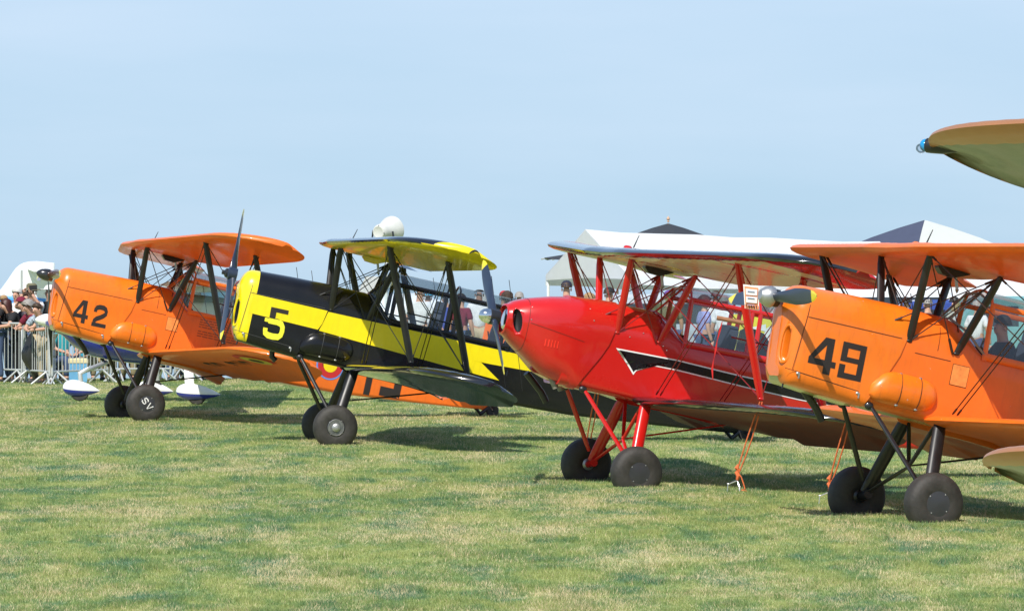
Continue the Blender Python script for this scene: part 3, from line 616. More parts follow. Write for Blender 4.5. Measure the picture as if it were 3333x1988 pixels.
    for sg in (1, -1):
        d = dv * sg; rg = [[p + Vector((hx, 0, hzz)) for p in r] for r in blade_rings(K['rad'], d=d, sgn=K.get('hand', 1), wroot=K.get('wr', .09), wmax=K.get('wm', .165))]
        b = MB(); b.loft(rg, mf=lambda i, j: 1 if i >= 14 else 0); bl = b.build('blade', [K['pmat'], YL], pe)
    b = MB(); b.lathe([(.0, -.07), (.085, -.06), (.09, .05), (.06, .07), (.0, .075)], (hx, 0, hzz), ax=(1, 0, 0), n=20); b.build('hub', K['hubmat'], pe)
    sp = K['spin']; b = MB()
    b.lathe(sp[0], (hx, 0, hzz), ax=(1, 0, 0), n=24); b.build('spinner', sp[1], pe)
    # decals
    for f in K.get('decals', []): f(root, fus, cow)
    for o in root.children:
        o.location = OFF
    return root, mw
def pt(M_, p): return M_ @ Vector(p)

# ---- liveries
def simple(n): return lambda s, y, c, u: n
def w42u(s, y, c, u): return 1 if (s < 0 and not u and (y > 3.45 or (c > .86 and y > 1.0))) else 0
def w5u(s, y, c, u):
    if u: return 0 if y < 3.98 - .35 * max(0, c - .2) else 1
    return 0 if c < .012 and y < 3.9 else 1
def w5l(s, y, c, u):
    if u: return 1 if (.03 < c < .14 and y < 1.5) else 0
    return 2
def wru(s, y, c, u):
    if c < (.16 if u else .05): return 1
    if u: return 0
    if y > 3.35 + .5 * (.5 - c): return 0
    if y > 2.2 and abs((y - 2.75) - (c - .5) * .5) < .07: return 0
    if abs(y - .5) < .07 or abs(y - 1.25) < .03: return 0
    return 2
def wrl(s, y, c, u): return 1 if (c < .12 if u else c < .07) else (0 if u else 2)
def dec_num(chars, boxes, m=BK, fyo=.010):
    def f(root, fus, cow):
        for ch, (x0, x1, z0, z1, sk) in zip(chars, boxes): decal(glyph(ch, x0, x1, z0, z1, sk), m, cow, 'painted_number', lambda x, z: side_y(x, z) + fyo, cut=.08, lift=.003)
    return f
NUMB = mat('number_black', (.02, .014, .014), .5)
def dec_5(root, fus, cow):
    fy = lambda x, z: side_y(x, z) + .010
    decal([[(1.035, -.008), (.045, -.020), (.045, -.03), (.077, -.2), (.118, -.287), (1.055, -.262)]], YL, cow, 'yellow_band', fy, lift=.003)
    for pl in glyph('5', .825, .53, -.53, -.125): 
        pass
    up = []; lo = []
    zb = lambda x: float(np.interp(x, [.118, 1.055], [-.287, -.262]))
    bm = bmesh.new()
    for pl in glyph('5', .825, .53, -.53, -.125, -.04): bm.faces.new([bm.verts.new((p[0], 0, p[1])) for p in pl])
    bmesh.ops.bisect_plane(bm, geom=bm.verts[:] + bm.edges[:] + bm.faces[:], plane_co=(.65, 0, zb(.65)), plane_no=Vector((-.027, 0, 1)).normalized())
    for f in bm.faces:
        c = f.calc_center_median(); (up if c.z > zb(c.x) else lo).append([(v.co.x, v.co.z) for v in f.verts])
    bm.free()
    decal(up, NUMB, cow, 'painted_number', fy, lift=.006, cut=.08); decal(lo, mat('number_yellow', (.84, .78, .04), .4), cow, 'painted_number', fy, lift=.006, cut=.08)
    decal([[(.03, -.03), (-4.6, -.05), (-4.6, -.16), (-2.08, -.251), (-2.365, -.433), (-1.86, -.407), (-.69, -.344), (.1, -.297), (.075, -.2)]], YL, fus, 'yellow_band', side_y, lift=.004)
def dec_red(root, fus, cow):
    top = [(-.016, -.170), (-.747, -.169), (-1.456, -.202), (-2.234, -.222), (-4.6, -.27)]
    bot = [(-4.6, -.34), (-2.259, -.352), (-1.673, -.335), (-.759, -.289), (-.428, -.288), (-.37, -.298), (-.328, -.325), (-.295, -.38), (-.271, -.428), (-.19, -.34), (-.10, -.245)]
    decal([top + bot], mat('white_stripe', (.8, .8, .8), .3), fus, 'stripe_border', side_y, lift=.004)
    t2 = [(-.06, -.186), (-.747, -.184), (-1.456, -.217), (-2.234, -.237), (-4.6, -.28)]; b2 = [(-4.6, -.33), (-2.259, -.337), (-1.673, -.320), (-.759, -.274), (-.42, -.272), (-.36, -.284), (-.312, -.315), (-.282, -.37), (-.266, -.395), (-.20, -.322), (-.12, -.24)]
    decal([t2 + b2], BK, fus, 'black_stripe', side_y, lift=.0075)
def circ(cx, cz, r, n=28): return [(cx + r * math.cos(2 * math.pi * k / n), cz + r * math.sin(2 * math.pi * k / n)) for k in range(n)]
APN = mat('access_panel_orange', (.80, .26, .06), .5, var=.25, scale=18)
def dec_panel(root, fus, cow):
    decal([rect(-.67, -.317, -.49, -.113)], mat('panel_gap', (.03, .012, .006), .8), fus, 'access_panel_edge', side_y, lift=.003)
    decal([rect(-.666, -.312, -.494, -.118)], APN, fus, 'access_panel', side_y, lift=.006)
    decal([rect(-.46, -.10, -.08, -.094)], mat('panel_gap', (.03, .012, .006), .8), fus, 'panel_seam', side_y, lift=.003)
    decal([rect(-.31, -.03, -.304, .2)], mat('panel_gap', (.03, .012, .006), .8), fus, 'panel_seam', side_y, lift=.003)
def dec_print(root, fus, cow):
    ink = mat('faded_print', (.30, .07, .02), .6); random.seed(3)
    for k in range(7):
        z = -.06 - .036 * k - (.03 if k > 3 else 0); x = -.98; polys = []
        while x > -1.55: w_ = random.uniform(.03, .09); polys.append(rect(x - w_, z, x, z + .013)); x -= w_ + .014
        tag(decal(polys, ink, fus, 'printed_text', side_y, lift=.004, cut=.3), kind='stuff')
def dec_42(root, fus, cow):
    BL = mat('roundel_blue', (.12, .25, .62), .5); RR = mat('roundel_red', (.50, .02, .02), .5)
    for r, m, l in ((.225, BL, .004), (.20, RR, .006), (.11, YL, .008)): decal([circ(-3.10, -.30, r)], m, fus, 'roundel', side_y, lift=l)
    decal([rect(-3.80, -.62, -3.70, -.30)], NUMB, fus, 'registration_letter', side_y, lift=.005); decal([rect(-4.28, -.58, -3.95, -.44), rect(-4.28, -.44, -4.16, -.30)], NUMB, fus, 'registration_letter', side_y, lift=.005)
    for ch, x0, x1 in (('V', -5.46, -5.58), ('4', -5.60, -5.74), ('2', -5.76, -5.90)): decal(glyph(ch, x0, x1, .58, .74), NUMB, root, 'registration_letter', lambda x, z: .0, lift=.022, cut=.5)
    fz = lambda x, y: low_z(LOW, x, y)
    DG = mat('wing_letters', (.03, .03, .02), .5)
    def under(polys, m, nm, lift):
        bm = bmesh.new()
        for pl in polys: bm.faces.new([bm.verts.new((p[0], p[1], 0)) for p in pl])
        bmesh.ops.triangulate(bm, faces=bm.faces[:])
        for ax in ((1, 0, 0), (0, 1, 0)):
            for k in np.arange(-3, 4.2, .1): bmesh.ops.bisect_plane(bm, geom=bm.verts[:] + bm.edges[:] + bm.faces[:], plane_co=Vector(ax) * float(k), plane_no=Vector(ax))
        for v in bm.verts: v.co.z = fz(v.co.x, v.co.y) - lift
        me = bpy.data.meshes.new(nm); bm.to_mesh(me); bm.free(); me.materials.append(m); o = bpy.data.objects.new(nm, me); C.objects.link(o); o.parent = root
    for r, m, l in ((.36, RR, .003), (.25, YL, .006), (.12, NUMB, .009)): under([circ(-1.36, 3.15, r)], m, 'roundel', l)
    for k, ch in enumerate('OO-GWC'):
        y0 = 1.05 + k * .275; xo = -.98 - .172 * (y0 - 1)
        under([[(xo - .62 * (1 - v), y0 + .22 * u) for u, v in pl] for pl in G[ch]], DG, 'registration_letter', .003)
def blackhub(m2=BKM): return (BKM, m2)
DISC = mat('hub_cover_black', (.034, .035, .042), .36, coat=.2, var=.2)
dome = [(.08, .04), (.082, .09), (.07, .13), (.045, .16), (.0, .172)]
cone = [(.095, .0), (.09, .06), (.07, .13), (.03, .18), (.0, .195)]
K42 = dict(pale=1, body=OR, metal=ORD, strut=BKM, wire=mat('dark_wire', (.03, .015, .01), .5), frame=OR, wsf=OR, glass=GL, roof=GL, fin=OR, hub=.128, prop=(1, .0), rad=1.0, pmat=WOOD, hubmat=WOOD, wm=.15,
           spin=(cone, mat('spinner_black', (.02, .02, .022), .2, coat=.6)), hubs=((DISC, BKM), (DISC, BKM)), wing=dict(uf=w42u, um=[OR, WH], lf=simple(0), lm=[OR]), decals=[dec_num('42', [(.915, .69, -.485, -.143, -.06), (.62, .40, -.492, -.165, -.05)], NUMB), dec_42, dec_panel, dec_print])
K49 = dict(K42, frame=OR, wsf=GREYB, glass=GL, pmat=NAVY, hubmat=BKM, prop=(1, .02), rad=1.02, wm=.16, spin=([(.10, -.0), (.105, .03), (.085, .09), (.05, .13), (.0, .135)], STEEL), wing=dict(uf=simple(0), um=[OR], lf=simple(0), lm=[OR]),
           decals=[dec_num('49', [(.985, .70, -.495, -.150, -.04), (.665, .415, -.492, -.147, -.02)], NUMB), dec_panel])
K5 = dict(hand=-1, body=BK, metal=BK, strut=BKM, wire=mat('black_wire', (.012, .012, .012), .4), frame=BK, wsf=BK, glass=GL, roof=GL, fin=BK, hub=.19, prop=(-.46, .89), rad=.99, pmat=NAVY, hubmat=NAVY, gauge=YL, wm=.17, wr=.13,
          spin=([(.06, .04), (.062, .09), (.03, .11), (.03, .14), (0, .145)], BKM), hubs=((BKM, BKM), (DISC, BKM)), nut=True, wing=dict(uf=w5u, um=[BKG, YL], lf=w5l, lm=[BKG, YL, BKG]), decals=[dec_5], belly=BK, cap=RD)
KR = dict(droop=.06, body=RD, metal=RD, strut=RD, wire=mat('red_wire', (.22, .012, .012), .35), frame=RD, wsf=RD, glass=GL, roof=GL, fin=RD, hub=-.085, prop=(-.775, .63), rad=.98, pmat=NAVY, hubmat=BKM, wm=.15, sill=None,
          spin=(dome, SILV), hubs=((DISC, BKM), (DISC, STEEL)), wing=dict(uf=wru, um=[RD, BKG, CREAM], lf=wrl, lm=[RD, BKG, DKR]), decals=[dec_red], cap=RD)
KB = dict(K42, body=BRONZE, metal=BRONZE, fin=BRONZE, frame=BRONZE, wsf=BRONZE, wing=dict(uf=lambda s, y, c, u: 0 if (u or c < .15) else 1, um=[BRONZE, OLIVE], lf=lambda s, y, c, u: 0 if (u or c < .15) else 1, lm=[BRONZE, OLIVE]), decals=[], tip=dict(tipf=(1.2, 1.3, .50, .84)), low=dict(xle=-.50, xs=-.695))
b42, M42 = biplane('42', (-5.692, 82.237, .042), 14.76, 12.21, 1.31, 'orange biplane with black number 42 on its nose and brown wooden propeller', K42)
b5, M5 = biplane('5', (-2.415, 72.109, -.06), 7.14, 12.29, -.10, 'black and yellow biplane with a 5 on its nose', K5)
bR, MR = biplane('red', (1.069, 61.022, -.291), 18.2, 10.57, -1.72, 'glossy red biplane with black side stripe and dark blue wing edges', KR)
b49, M49 = biplane('49', (3.674, 52.503, -.336), 21.28, 12.4, -.5, 'orange biplane with black number 49 on its nose and navy propeller', K49)
# bronze biplane of which only the starboard wing tips reach into the picture
yawB, pitB = 48, 14.5
RB = ypr(math.radians(yawB), math.radians(pitB), 0); tgt = at(3085, 516, 29.4); tB = tgt - RB @ Vector((-.85, -4.02, .98))
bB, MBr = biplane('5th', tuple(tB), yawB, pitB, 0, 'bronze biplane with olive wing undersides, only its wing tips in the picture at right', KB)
b = MB(); b.tube([(-.84, -3.95, 1.03), (-.80, -4.02, 1.03), (-.77, -4.08, 1.03), (-.765, -4.105, 1.03)], [.02, .04, .042, .040], n=14); nl = b.build('navigation_light_housing', BKM, bB); nl.location = OFF
b = MB(); b.ell((-.76, -4.115, 1.03), (.033, .03, .035)); l2 = b.build('lens', mat('blue_lens', (.01, .25, .55), .05, coat=1), nl)
b = MB(); b.ell((-.755, -4.135, 1.012), (.03, .03, .026)); l2 = b.build('lens', glassmat('clear_lens', (.9, .92, .95), .8), nl)
# SV letters on a hub cover of the 42
for ch, x0, x1 in (('S', -.235, -.32), ('V', -.34, -.425)):
    rt = Matrix.Rotation(math.radians(-42), 3, 'Y')
    polys = glyph(ch, x0, x1, -1.54, -1.44); b = MB()
    for pl in polys:
        vs = [Vector((-.335, 0, -1.49)) + rt @ (Vector((p[0], 0, p[1])) - Vector((-.335, 0, -1.49))) for p in pl]; b.add([(v.x, .987, v.z) for v in vs], [tuple(range(len(vs)))], smooth=False)
    o = b.build('painted_letter', mat('letter_white', (.75, .75, .75), .5), b42, OFF)

# ------------------------------------------------------------------ people
SK = mat('skin', (.52, .29, .20), .55, var=.06); SKT = mat('skin_tanned', (.40, .20, .13), .55, var=.06)
def cloth(name, c, v=.12): return mat('cloth_' + name, c, .85, var=v, bump=.25, scale=12)
def skin_mesh(nodes, edges, root, sub=1):
    me = bpy.data.meshes.new('tmp'); me.from_pydata([n[0] for n in nodes], edges, []); o = bpy.data.objects.new('tmp', me); C.objects.link(o)
    m = o.modifiers.new('s', 'SKIN'); m.use_smooth_shade = True
    for i, v in enumerate(me.skin_vertices[0].data): v.radius = (nodes[i][1],) * 2; v.use_root = (i == root)
    ss = o.modifiers.new('u', 'SUBSURF'); ss.levels = sub; ss.render_levels = sub
    bpy.context.view_layer.update(); ev = o.evaluated_get(bpy.context.evaluated_depsgraph_get()); r = bpy.data.meshes.new_from_object(ev)
    bpy.data.objects.remove(o)
    for p in r.polygons: p.use_smooth = True
    return r
# poses: joint positions for a 1.75 m figure facing -y (towards the camera)
def joints(pose):
    J = dict(pel=(0, 0, .95), wa=(0, 0, 1.10), ch=(0, .0, 1.30), nb=(0, .0, 1.45), nk=(0, -.01, 1.52), hd=(0, -.015, 1.61), ht=(0, -.01, 1.69), no=(0, -.115, 1.60),
             shl=(.17, 0, 1.40), ell_=(.25, .02, 1.13), wrl=(.27, -.05, .88), hl=(.10, 0, .90), kl=(.11, -.02, .50), al=(.12, .02, .08), tl=(.13, -.14, .04))
    J.update(shr=(-.17, 0, 1.40), elr=(-.25, .02, 1.13), wrr=(-.27, -.05, .88), hr=(-.10, 0, .90), kr=(-.11, -.02, .50), ar=(-.12, .02, .08), tr=(-.13, -.14, .04))
    if pose == 'lean':
        for k, d in dict(wa=(0, -.05, -.02), ch=(0, -.13, -.05), nb=(0, -.2, -.09), nk=(0, -.23, -.10), hd=(0, -.26, -.12), ht=(0, -.26, -.12), no=(0, -.27, -.13), shl=(0, -.18, -.07), shr=(0, -.18, -.07)).items(): J[k] = tuple(a + b for a, b in zip(J[k], d))
        J.update(ell_=(.27, -.30, 1.12), wrl=(.12, -.47, 1.10), elr=(-.27, -.30, 1.12), wrr=(-.10, -.47, 1.11))
    if pose == 'photo': J.update(ell_=(.24, -.20, 1.35), wrl=(.09, -.24, 1.60), elr=(-.24, -.20, 1.35), wrr=(-.09, -.24, 1.60))
    if pose == 'fold': J.update(ell_=(.26, -.03, 1.14), wrl=(.03, -.20, 1.17), elr=(-.26, -.03, 1.14), wrr=(-.03, -.21, 1.14))
    if pose == 'sit':
        for k in list(J):
            x, y, z = J[k]; J[k] = (x, y, z - .5)
        J.update(kl=(.13, -.45, .47), al=(.13, -.43, .09), tl=(.14, -.57, .04), kr=(-.13, -.45, .47), ar=(-.13, -.43, .09), tr=(-.14, -.57, .04), ell_=(.25, -.12, .66), wrl=(.12, -.36, .58), elr=(-.25, -.12, .66), wrr=(-.12, -.36, .58))
    return J
def hand(b, J, s):
    wr = Vector(J['wr' + s]); el = Vector(J['ell_' if s == 'l' else 'elr']); d = (wr - el).normalized(); sg = 1 if s == 'l' else -1
    sd_ = d.cross(Vector((0, 0, 1))); sd_ = sd_.normalized() if sd_.length > .1 else Vector((1, 0, 0))
    p = wr + d * .05; b.ell(wr + d * .055, (.028, .035, .045), nu=8, nv=6, rot=d.to_track_quat('Z', 'Y').to_matrix())
    for k, ln in zip((-1.5, -.5, .5, 1.5), (.055, .07, .065, .05)):
        q = wr + d * .085 + sd_ * .016 * k; b.tube([q, q + d * ln * .6, q + d * ln * .85 + Vector((0, 0, -ln * .4))], [.009, .008, .006], n=5)
    q = wr + d * .04 + sd_ * .03 * sg * -1; b.tube([q, q + d * .03 + sd_ * -.03 * sg, q + d * .055 + sd_ * -.035 * sg], [.011, .01, .007], n=5)
PROTO = {}
def proto(pose):
    if pose in PROTO: return PROTO[pose]
    J = joints(pose); rad = dict(pel=.145, wa=.125, ch=.15, nb=.075, nk=.058, hd=.085, ht=.07, no=.018, shl=.068, shr=.068, ell_=.045, elr=.045, wrl=.03, wrr=.03, hl=.095, hr=.095, kl=.06, kr=.06, al=.042, ar=.042, tl=.035, tr=.035)
    ks = ['pel', 'wa', 'ch', 'nb', 'nk', 'hd', 'ht', 'no', 'shl', 'ell_', 'wrl', 'shr', 'elr', 'wrr', 'hl', 'kl', 'al', 'tl', 'hr', 'kr', 'ar', 'tr']
    E_ = [('pel', 'wa'), ('wa', 'ch'), ('ch', 'nb'), ('nb', 'nk'), ('nk', 'hd'), ('hd', 'ht'), ('hd', 'no'), ('ch', 'shl'), ('shl', 'ell_'), ('ell_', 'wrl'), ('ch', 'shr'), ('shr', 'elr'), ('elr', 'wrr'), ('pel', 'hl'), ('hl', 'kl'), ('kl', 'al'), ('al', 'tl'), ('pel', 'hr'), ('hr', 'kr'), ('kr', 'ar'), ('ar', 'tr')]
    def mk(keys, grow, cutw=None, ext=None):
        ks2 = [k for k in ks if k in keys]; nodes = [(J[k], rad[k] + grow) for k in ks2]; ed = [(ks2.index(a), ks2.index(b)) for a, b in E_ if a in keys and b in keys]
        if cutw:                     # short sleeves: end point between shoulder and wrist
            for a, b_, t in cutw: nodes.append((tuple(Vector(J[a]).lerp(Vector(J[b_]), t)), rad[b_] + grow + .012)); ed.append((ks2.index(a), len(nodes) - 1))
        return skin_mesh(nodes, ed, 0)
    body = mk(ks, 0); hb = MB(); hand(hb, J, 'l'); hand(hb, J, 'r')
    for sx_ in (1, -1): hb.ell(Vector(J['hd']) + Vector((.078 * sx_, .01, .0)), (.014, .022, .032), nu=6, nv=5)
    hd = Vector(J['hd']); hb.ell(hd + Vector((0, -.078, -.045)), (.022, .012, .007), nu=6, nv=4)
    hm = hb.build('tmp', []); bm = bmesh.new(); bm.from_mesh(body); bm.from_mesh(hm.data); bm.to_mesh(body); bm.free(); bpy.data.objects.remove(hm)
    shirt_s = mk({'pel', 'wa', 'ch', 'nb', 'shl', 'shr'}, .016, [('shl', 'ell_', .75), ('shr', 'elr', .75)])
    shirt_l = mk({'pel', 'wa', 'ch', 'nb', 'shl', 'shr', 'ell_', 'elr'}, .014, [('ell_', 'wrl', .9), ('elr', 'wrr', .9)])
    trous = mk({'pel', 'hl', 'hr', 'kl', 'kr'}, .012, [('kl', 'al', .95), ('kr', 'ar', .95)])
    shoes = MB()
    for s in 'lr': a = Vector(J['a' + s]); t = Vector(J['t' + s]); shoes.ell(((a + t) / 2) + Vector((0, 0, -.005)), (.05, .135, .045), nu=10, nv=6)
    sh = shoes.build('tmp', []); shm = sh.data; bpy.data.objects.remove(sh)
    for me in (body, shirt_s, shirt_l, trous):
        for v in me.vertices:
            if abs(v.co.x) < .2 and v.co.z > (.86 if pose != 'sit' else .36) and v.co.z < (1.46 if pose != 'sit' else .96) and abs(v.co.y) < .24: v.co.y *= .80
    r = dict(J=J, body=body, shirt_s=shirt_s, shirt_l=shirt_l, trous=trous, shoes=shm); PROTO[pose] = r; return r
HM = {}
def hairmesh(style):
    if style in HM: return HM[style]
    b = MB(); N = 14
    if style == 'cap':
        rr = []
        for i in range(6): a = math.pi / 2 * i / 5; rr.append([Vector((.098 * math.cos(a) * math.cos(t), .112 * math.cos(a) * math.sin(t), .02 + .095 * math.sin(a))) for t in [2 * math.pi * k / N for k in range(N)]])
        b.loft(rr); b.loft([[Vector((x_, -.09 - y_, .025 + z_ - .02 * abs(x_) * 8 * .1)) for x_, z_ in ((-.07, 0), (-.03, .01), (.03, .01), (.07, 0), (.03, .002), (-.03, .002))] for y_ in (0, .05, .085)])
    elif style == 'hat':
        b.lathe([(.0, .12), (.06, .12), (.095, .09), (.10, .02), (.17, .0), (.175, -.012), (.10, .005), (.09, .0)], (0, 0, .02), ax=(0, 0, 1), n=18)
    else:
        low = {'short': -.02, 'long': -.16, 'bald': .0, 'curly': -.05}[style]; rr = []
        R0 = {'short': .097, 'long': .108, 'bald': .0955, 'curly': .125}[style]
        for i in range(9):
            a = -.5 + (math.pi / 2 + .5) * i / 8; ring_ = []
            for k in range(18):
                t = 2 * math.pi * k / 18; fr = max(0, -math.sin(t)); z = .02 + R0 * 1.02 * math.sin(a)
                if i < 4: z = .02 + low * (1 - i / 4) * (1 - fr * 1.3) + (.05 * fr if i < 4 else 0) * (4 - i) / 4
                if style == 'bald': z = min(z, .045 + .0 * i) if i > 3 else z
                w_ = R0 * max(.03, math.cos(max(a, 0))) * (1 + random.uniform(-.06, .06) * (3 if style == 'curly' else 1)); 
                if style == 'bald' and i > 4: w_ = R0 * (1 - (i - 4) * .04)
                ring_.append(Vector((w_ * math.cos(t), (w_ * 1.12) * math.sin(t) * (1 - .10 * fr) + .012, z)))
            rr.append(ring_)
        b.loft(rr, caps=(0, 0 if style == 'bald' else 1))
    o = b.build('tmp', []); HM[style] = o.data; bpy.data.objects.remove(o); return HM[style]
HAIRC = dict(brown=mat('hair_brown', (.05, .028, .016), .6, var=.3, scale=60), dark=mat('hair_dark', (.015, .012, .011), .55, var=.3, scale=60), grey=mat('hair_grey', (.28, .26, .24), .65, var=.3, scale=60), white=mat('hair_white', (.6, .58, .55), .7, var=.2, scale=60), blond=mat('hair_blond', (.36, .22, .10), .6, var=.3, scale=60), red=mat('hair_auburn', (.06, .015, .012), .5, var=.3, scale=60))
def person(px, D, turn, pose, h, shirt, trous, hair, label, hat=None, hatm=None, long_=False, skin=SK, x=None, z=None, group='spectators behind the barriers'):
    p = proto(pose); X = (px - PW / 2) / FOC * D if x is None else x; root = empty('person', (X, D, gz(X, D) - .02 if z is None else z), (0, 0, math.radians(turn)), label, 'person', group)
    root.scale = (h / 1.75,) * 3
    def ch(nm, me, m):
        o = bpy.data.objects.new(nm, me); C.objects.link(o); o.parent = root
        if not me.materials: me.materials.append(m)
        o.material_slots[0].link = 'OBJECT'; o.material_slots[0].material = m; return o
    ch('body', p['body'], skin); ch('shirt', p['shirt_l' if long_ else 'shirt_s'], shirt); ch('trousers', p['trous'], trous); ch('shoes', p['shoes'], cloth('shoe', (.05, .05, .05)))
    hd = Vector(p['J']['hd']) + Vector((0, .0, .035))
    if hair:
        o = ch('hair', hairmesh(hair[0]), HAIRC[hair[1]]); o.location = hd
    if hat: o = ch('hat', hairmesh(hat), hatm); o.location = hd + Vector((0, 0, .012))
    if turn % 360 < 100 or turn % 360 > 260:
        for s in (1, -1):
            b = MB(); b.ell(hd + Vector((.033 * s, -.098, -.035)), (.012, .008, .008), nu=6, nv=4); b.build('eye', DARK, root)
    return root
NAVC = cloth('navy', (.015, .02, .045)); BLKC = cloth('black', (.014, .014, .017)); WHC = cloth('white', (.72, .72, .74)); MARC = cloth('maroon', (.16, .008, .03)); TEAL = cloth('teal', (.02, .30, .34)); SKYC = cloth('sky_blue', (.05, .45, .70))
REDC = cloth('red', (.45, .02, .03)); JEAN = cloth('denim', (.05, .08, .16)); BEIG = cloth('beige', (.42, .34, .22)); GRYC = cloth('grey_purple', (.07, .06, .085)); LBL = cloth('light_blue', (.35, .60, .75)); PATT = mat('cloth_flowered', (.30, .36, .42), .8, var=.9, scale=25); LILA = mat('cloth_lilac', (.30, .32, .62), .8, var=.35, scale=40); OLV = cloth('olive', (.16, .15, .09)); KHA = cloth('khaki', (.30, .25, .15))
WHCAP = cloth('white_cap', (.75, .74, .70))
P_ = person
# left group leaning on the barriers (facing the show, most towards the left)
P_(-8, 100.9, -60, 'lean', 1.72, NAVC, JEAN, ('short', 'brown'), 'person in a navy top at the very left edge, behind the barrier', long_=True)
P_(30, 101.3, -70, 'lean', 1.80, BLKC, JEAN, ('short', 'grey'), 'man with short greying hair in a black t-shirt leaning on the barrier, head turned left', skin=SKT)
P_(56, 102.6, -30, 'stand', 1.76, WHC, BEIG, ('short', 'white'), 'white haired person behind the man in the black t-shirt')
P_(62, 101.0, -65, 'lean', 1.66, BLKC, BLKC, ('long', 'red'), 'woman with long dark auburn hair and black top leaning on the barrier')
P_(84, 103.4, 10, 'stand', 1.70, WHC, BEIG, ('short', 'brown'), 'brown haired person in white half hidden behind the spectators at left')
P_(104, 102.2, -15, 'photo', 1.80, WHC, JEAN, ('short', 'brown'), 'spectator in a brimmed olive hat holding a phone up with both hands', hat='hat', hatm=OLV, skin=SK)
P_(112, 101.0, -60, 'lean', 1.70, GRYC, JEAN, ('short', 'brown'), 'person in a maroon beret and grey purple jacket leaning on the barrier', hat='cap', hatm=MARC, long_=True)
P_(128, 99.9, -50, 'lean', 1.64, MARC, JEAN, ('curly', 'grey'), 'person with tousled grey hair and maroon polo shirt, hands over the barrier')
P_(148, 99.6, -35, 'lean', 1.60, PATT, BEIG, ('short', 'brown'), 'person in a blue flowered shirt next to the nose of the orange biplane')
P_(164, 102.4, -50, 'stand', 1.80, BLKC, JEAN, ('short', 'dark'), 'man in a white cap and black polo shirt beside the orange nose', hat='cap', hatm=WHCAP)
P_(12, 103.2, 0, 'stand', 1.62, LBL, BEIG, ('short', 'blond'), 'blond person in light blue hidden behind the leaning men', )
# seated in the shade behind the barrier
P_(205, 101.6, 30, 'sit', 1.70, TEAL, JEAN, ('short', 'dark'), 'person in a teal shirt sitting behind the barrier left of the cool box')
P_(262, 101.7, -20, 'sit', 1.66, SKYC, BEIG, ('curly', 'brown'), 'person in a bright blue shirt sitting on the cool box')
P_(318, 102.2, 10, 'sit', 1.70, TEAL, KHA, ('short', 'brown'), 'second person in teal sitting right of the cool box')
P_(180, 103.0, 160, 'stand', 1.66, JEAN, JEAN, ('short', 'brown'), 'person in denim standing with the back to the field behind the barrier')
for k, (px, D, tr, sh, tz, ps) in enumerate([(352, 102.6, 20, WHC, KHA, 'stand'), (385, 103.2, -30, MARC, BEIG, 'stand'), (415, 102.5, 5, BLKC, KHA, 'stand'), (448, 103.0, 40, WHC, JEAN, 'sit'), (590, 102.8, 10, REDC, BEIG, 'sit'), (640, 102.6, 180, WHC, BLKC, 'stand'), (665, 103.5, 20, BEIG, KHA, 'sit'), (700, 104.0, 0, WHC, BEIG, 'sit'), (735, 104.4, -30, BLKC, KHA, 'sit'), (770, 104.2, 15, REDC, BEIG, 'sit'), (815, 104.6, 60, WHC, JEAN, 'sit'), (500, 103.2, -15, LBL, KHA, 'stand'), (545, 103.6, 25, OLV, JEAN, 'sit')]):
    wh_ = ['white', 'maroon', 'black', 'white', 'red', 'white', 'beige', 'white', 'black', 'red', 'white', 'light blue', 'olive'][k]
    nb = ['whose khaki legs show right of the cool box', 'whose beige legs show left of the near biplane leg', 'just left of the first landing gear leg of the 42', 'on the grass behind the landing gear of the 42', 'behind the white landing gear fairing', 'with dark trousers right of the white landing gear leg', 'in khaki beyond the wheel fairings', 'first from the left of the white shirts under the far wing', 'third from the left on the grass under the orange wing', 'under the registration letters of the orange wing', 'rightmost on the grass under the orange wing', 'behind the gear legs of the orange 42', 'beside the light blue one behind the 42'][k]
    P_(px, D, tr, ps, 1.70, sh, tz, ('short', ['brown', 'dark', 'grey'][k % 3]), 'spectator in %s %s %s' % (wh_, 'standing' if ps == 'stand' else 'sitting', nb))
# behind the black and yellow biplane
P_(1120, 108, 175, 'stand', 1.74, REDC, JEAN, ('short', 'brown'), 'brown haired head just over the black cowling, left of two')
P_(1150, 108.5, 160, 'stand', 1.73, WHC, JEAN, ('short', 'dark'), 'dark haired head just over the black cowling, right of two')
P_(1366, 104, 172, 'stand', 1.80, WHC, BEIG, ('bald', 'brown'), 'balding man in a white shirt seen from behind through the canopy of the black biplane')
P_(1392, 106, 165, 'stand', 1.72, WHC, JEAN, ('short', 'brown'), 'person in a light blue cap seen through the black canopy', hat='cap', hatm=SKYC)
P_(1452, 105, 200, 'stand', 1.68, cloth('blue', (.05, .08, .35)), JEAN, ('short', 'brown'), 'person in a blue shirt behind the seat of the black biplane')
P_(1500, 104, 150, 'stand', 1.66, MARC, JEAN, ('short', 'brown'), 'person in maroon seen through the rear canopy of the black biplane')
P_(1560, 106, 178, 'stand', 1.80, WHC, BEIG, ('bald', 'dark'), 'balding man in white behind the propeller of the red biplane')
P_(1640, 110, 170, 'stand', 1.80, WHC, JEAN, ('short', 'brown'), 'person in a red cap behind the nose of the red biplane', hat='cap', hatm=REDC)
P_(1651, 107, 180, 'stand', 1.72, BLKC, JEAN, ('curly', 'brown'), 'curly brown haired head in front of the red cap')
P_(1690, 107, 185, 'stand', 1.73, BLKC, JEAN, ('short', 'grey'), 'grey haired head over the nose of the red biplane')
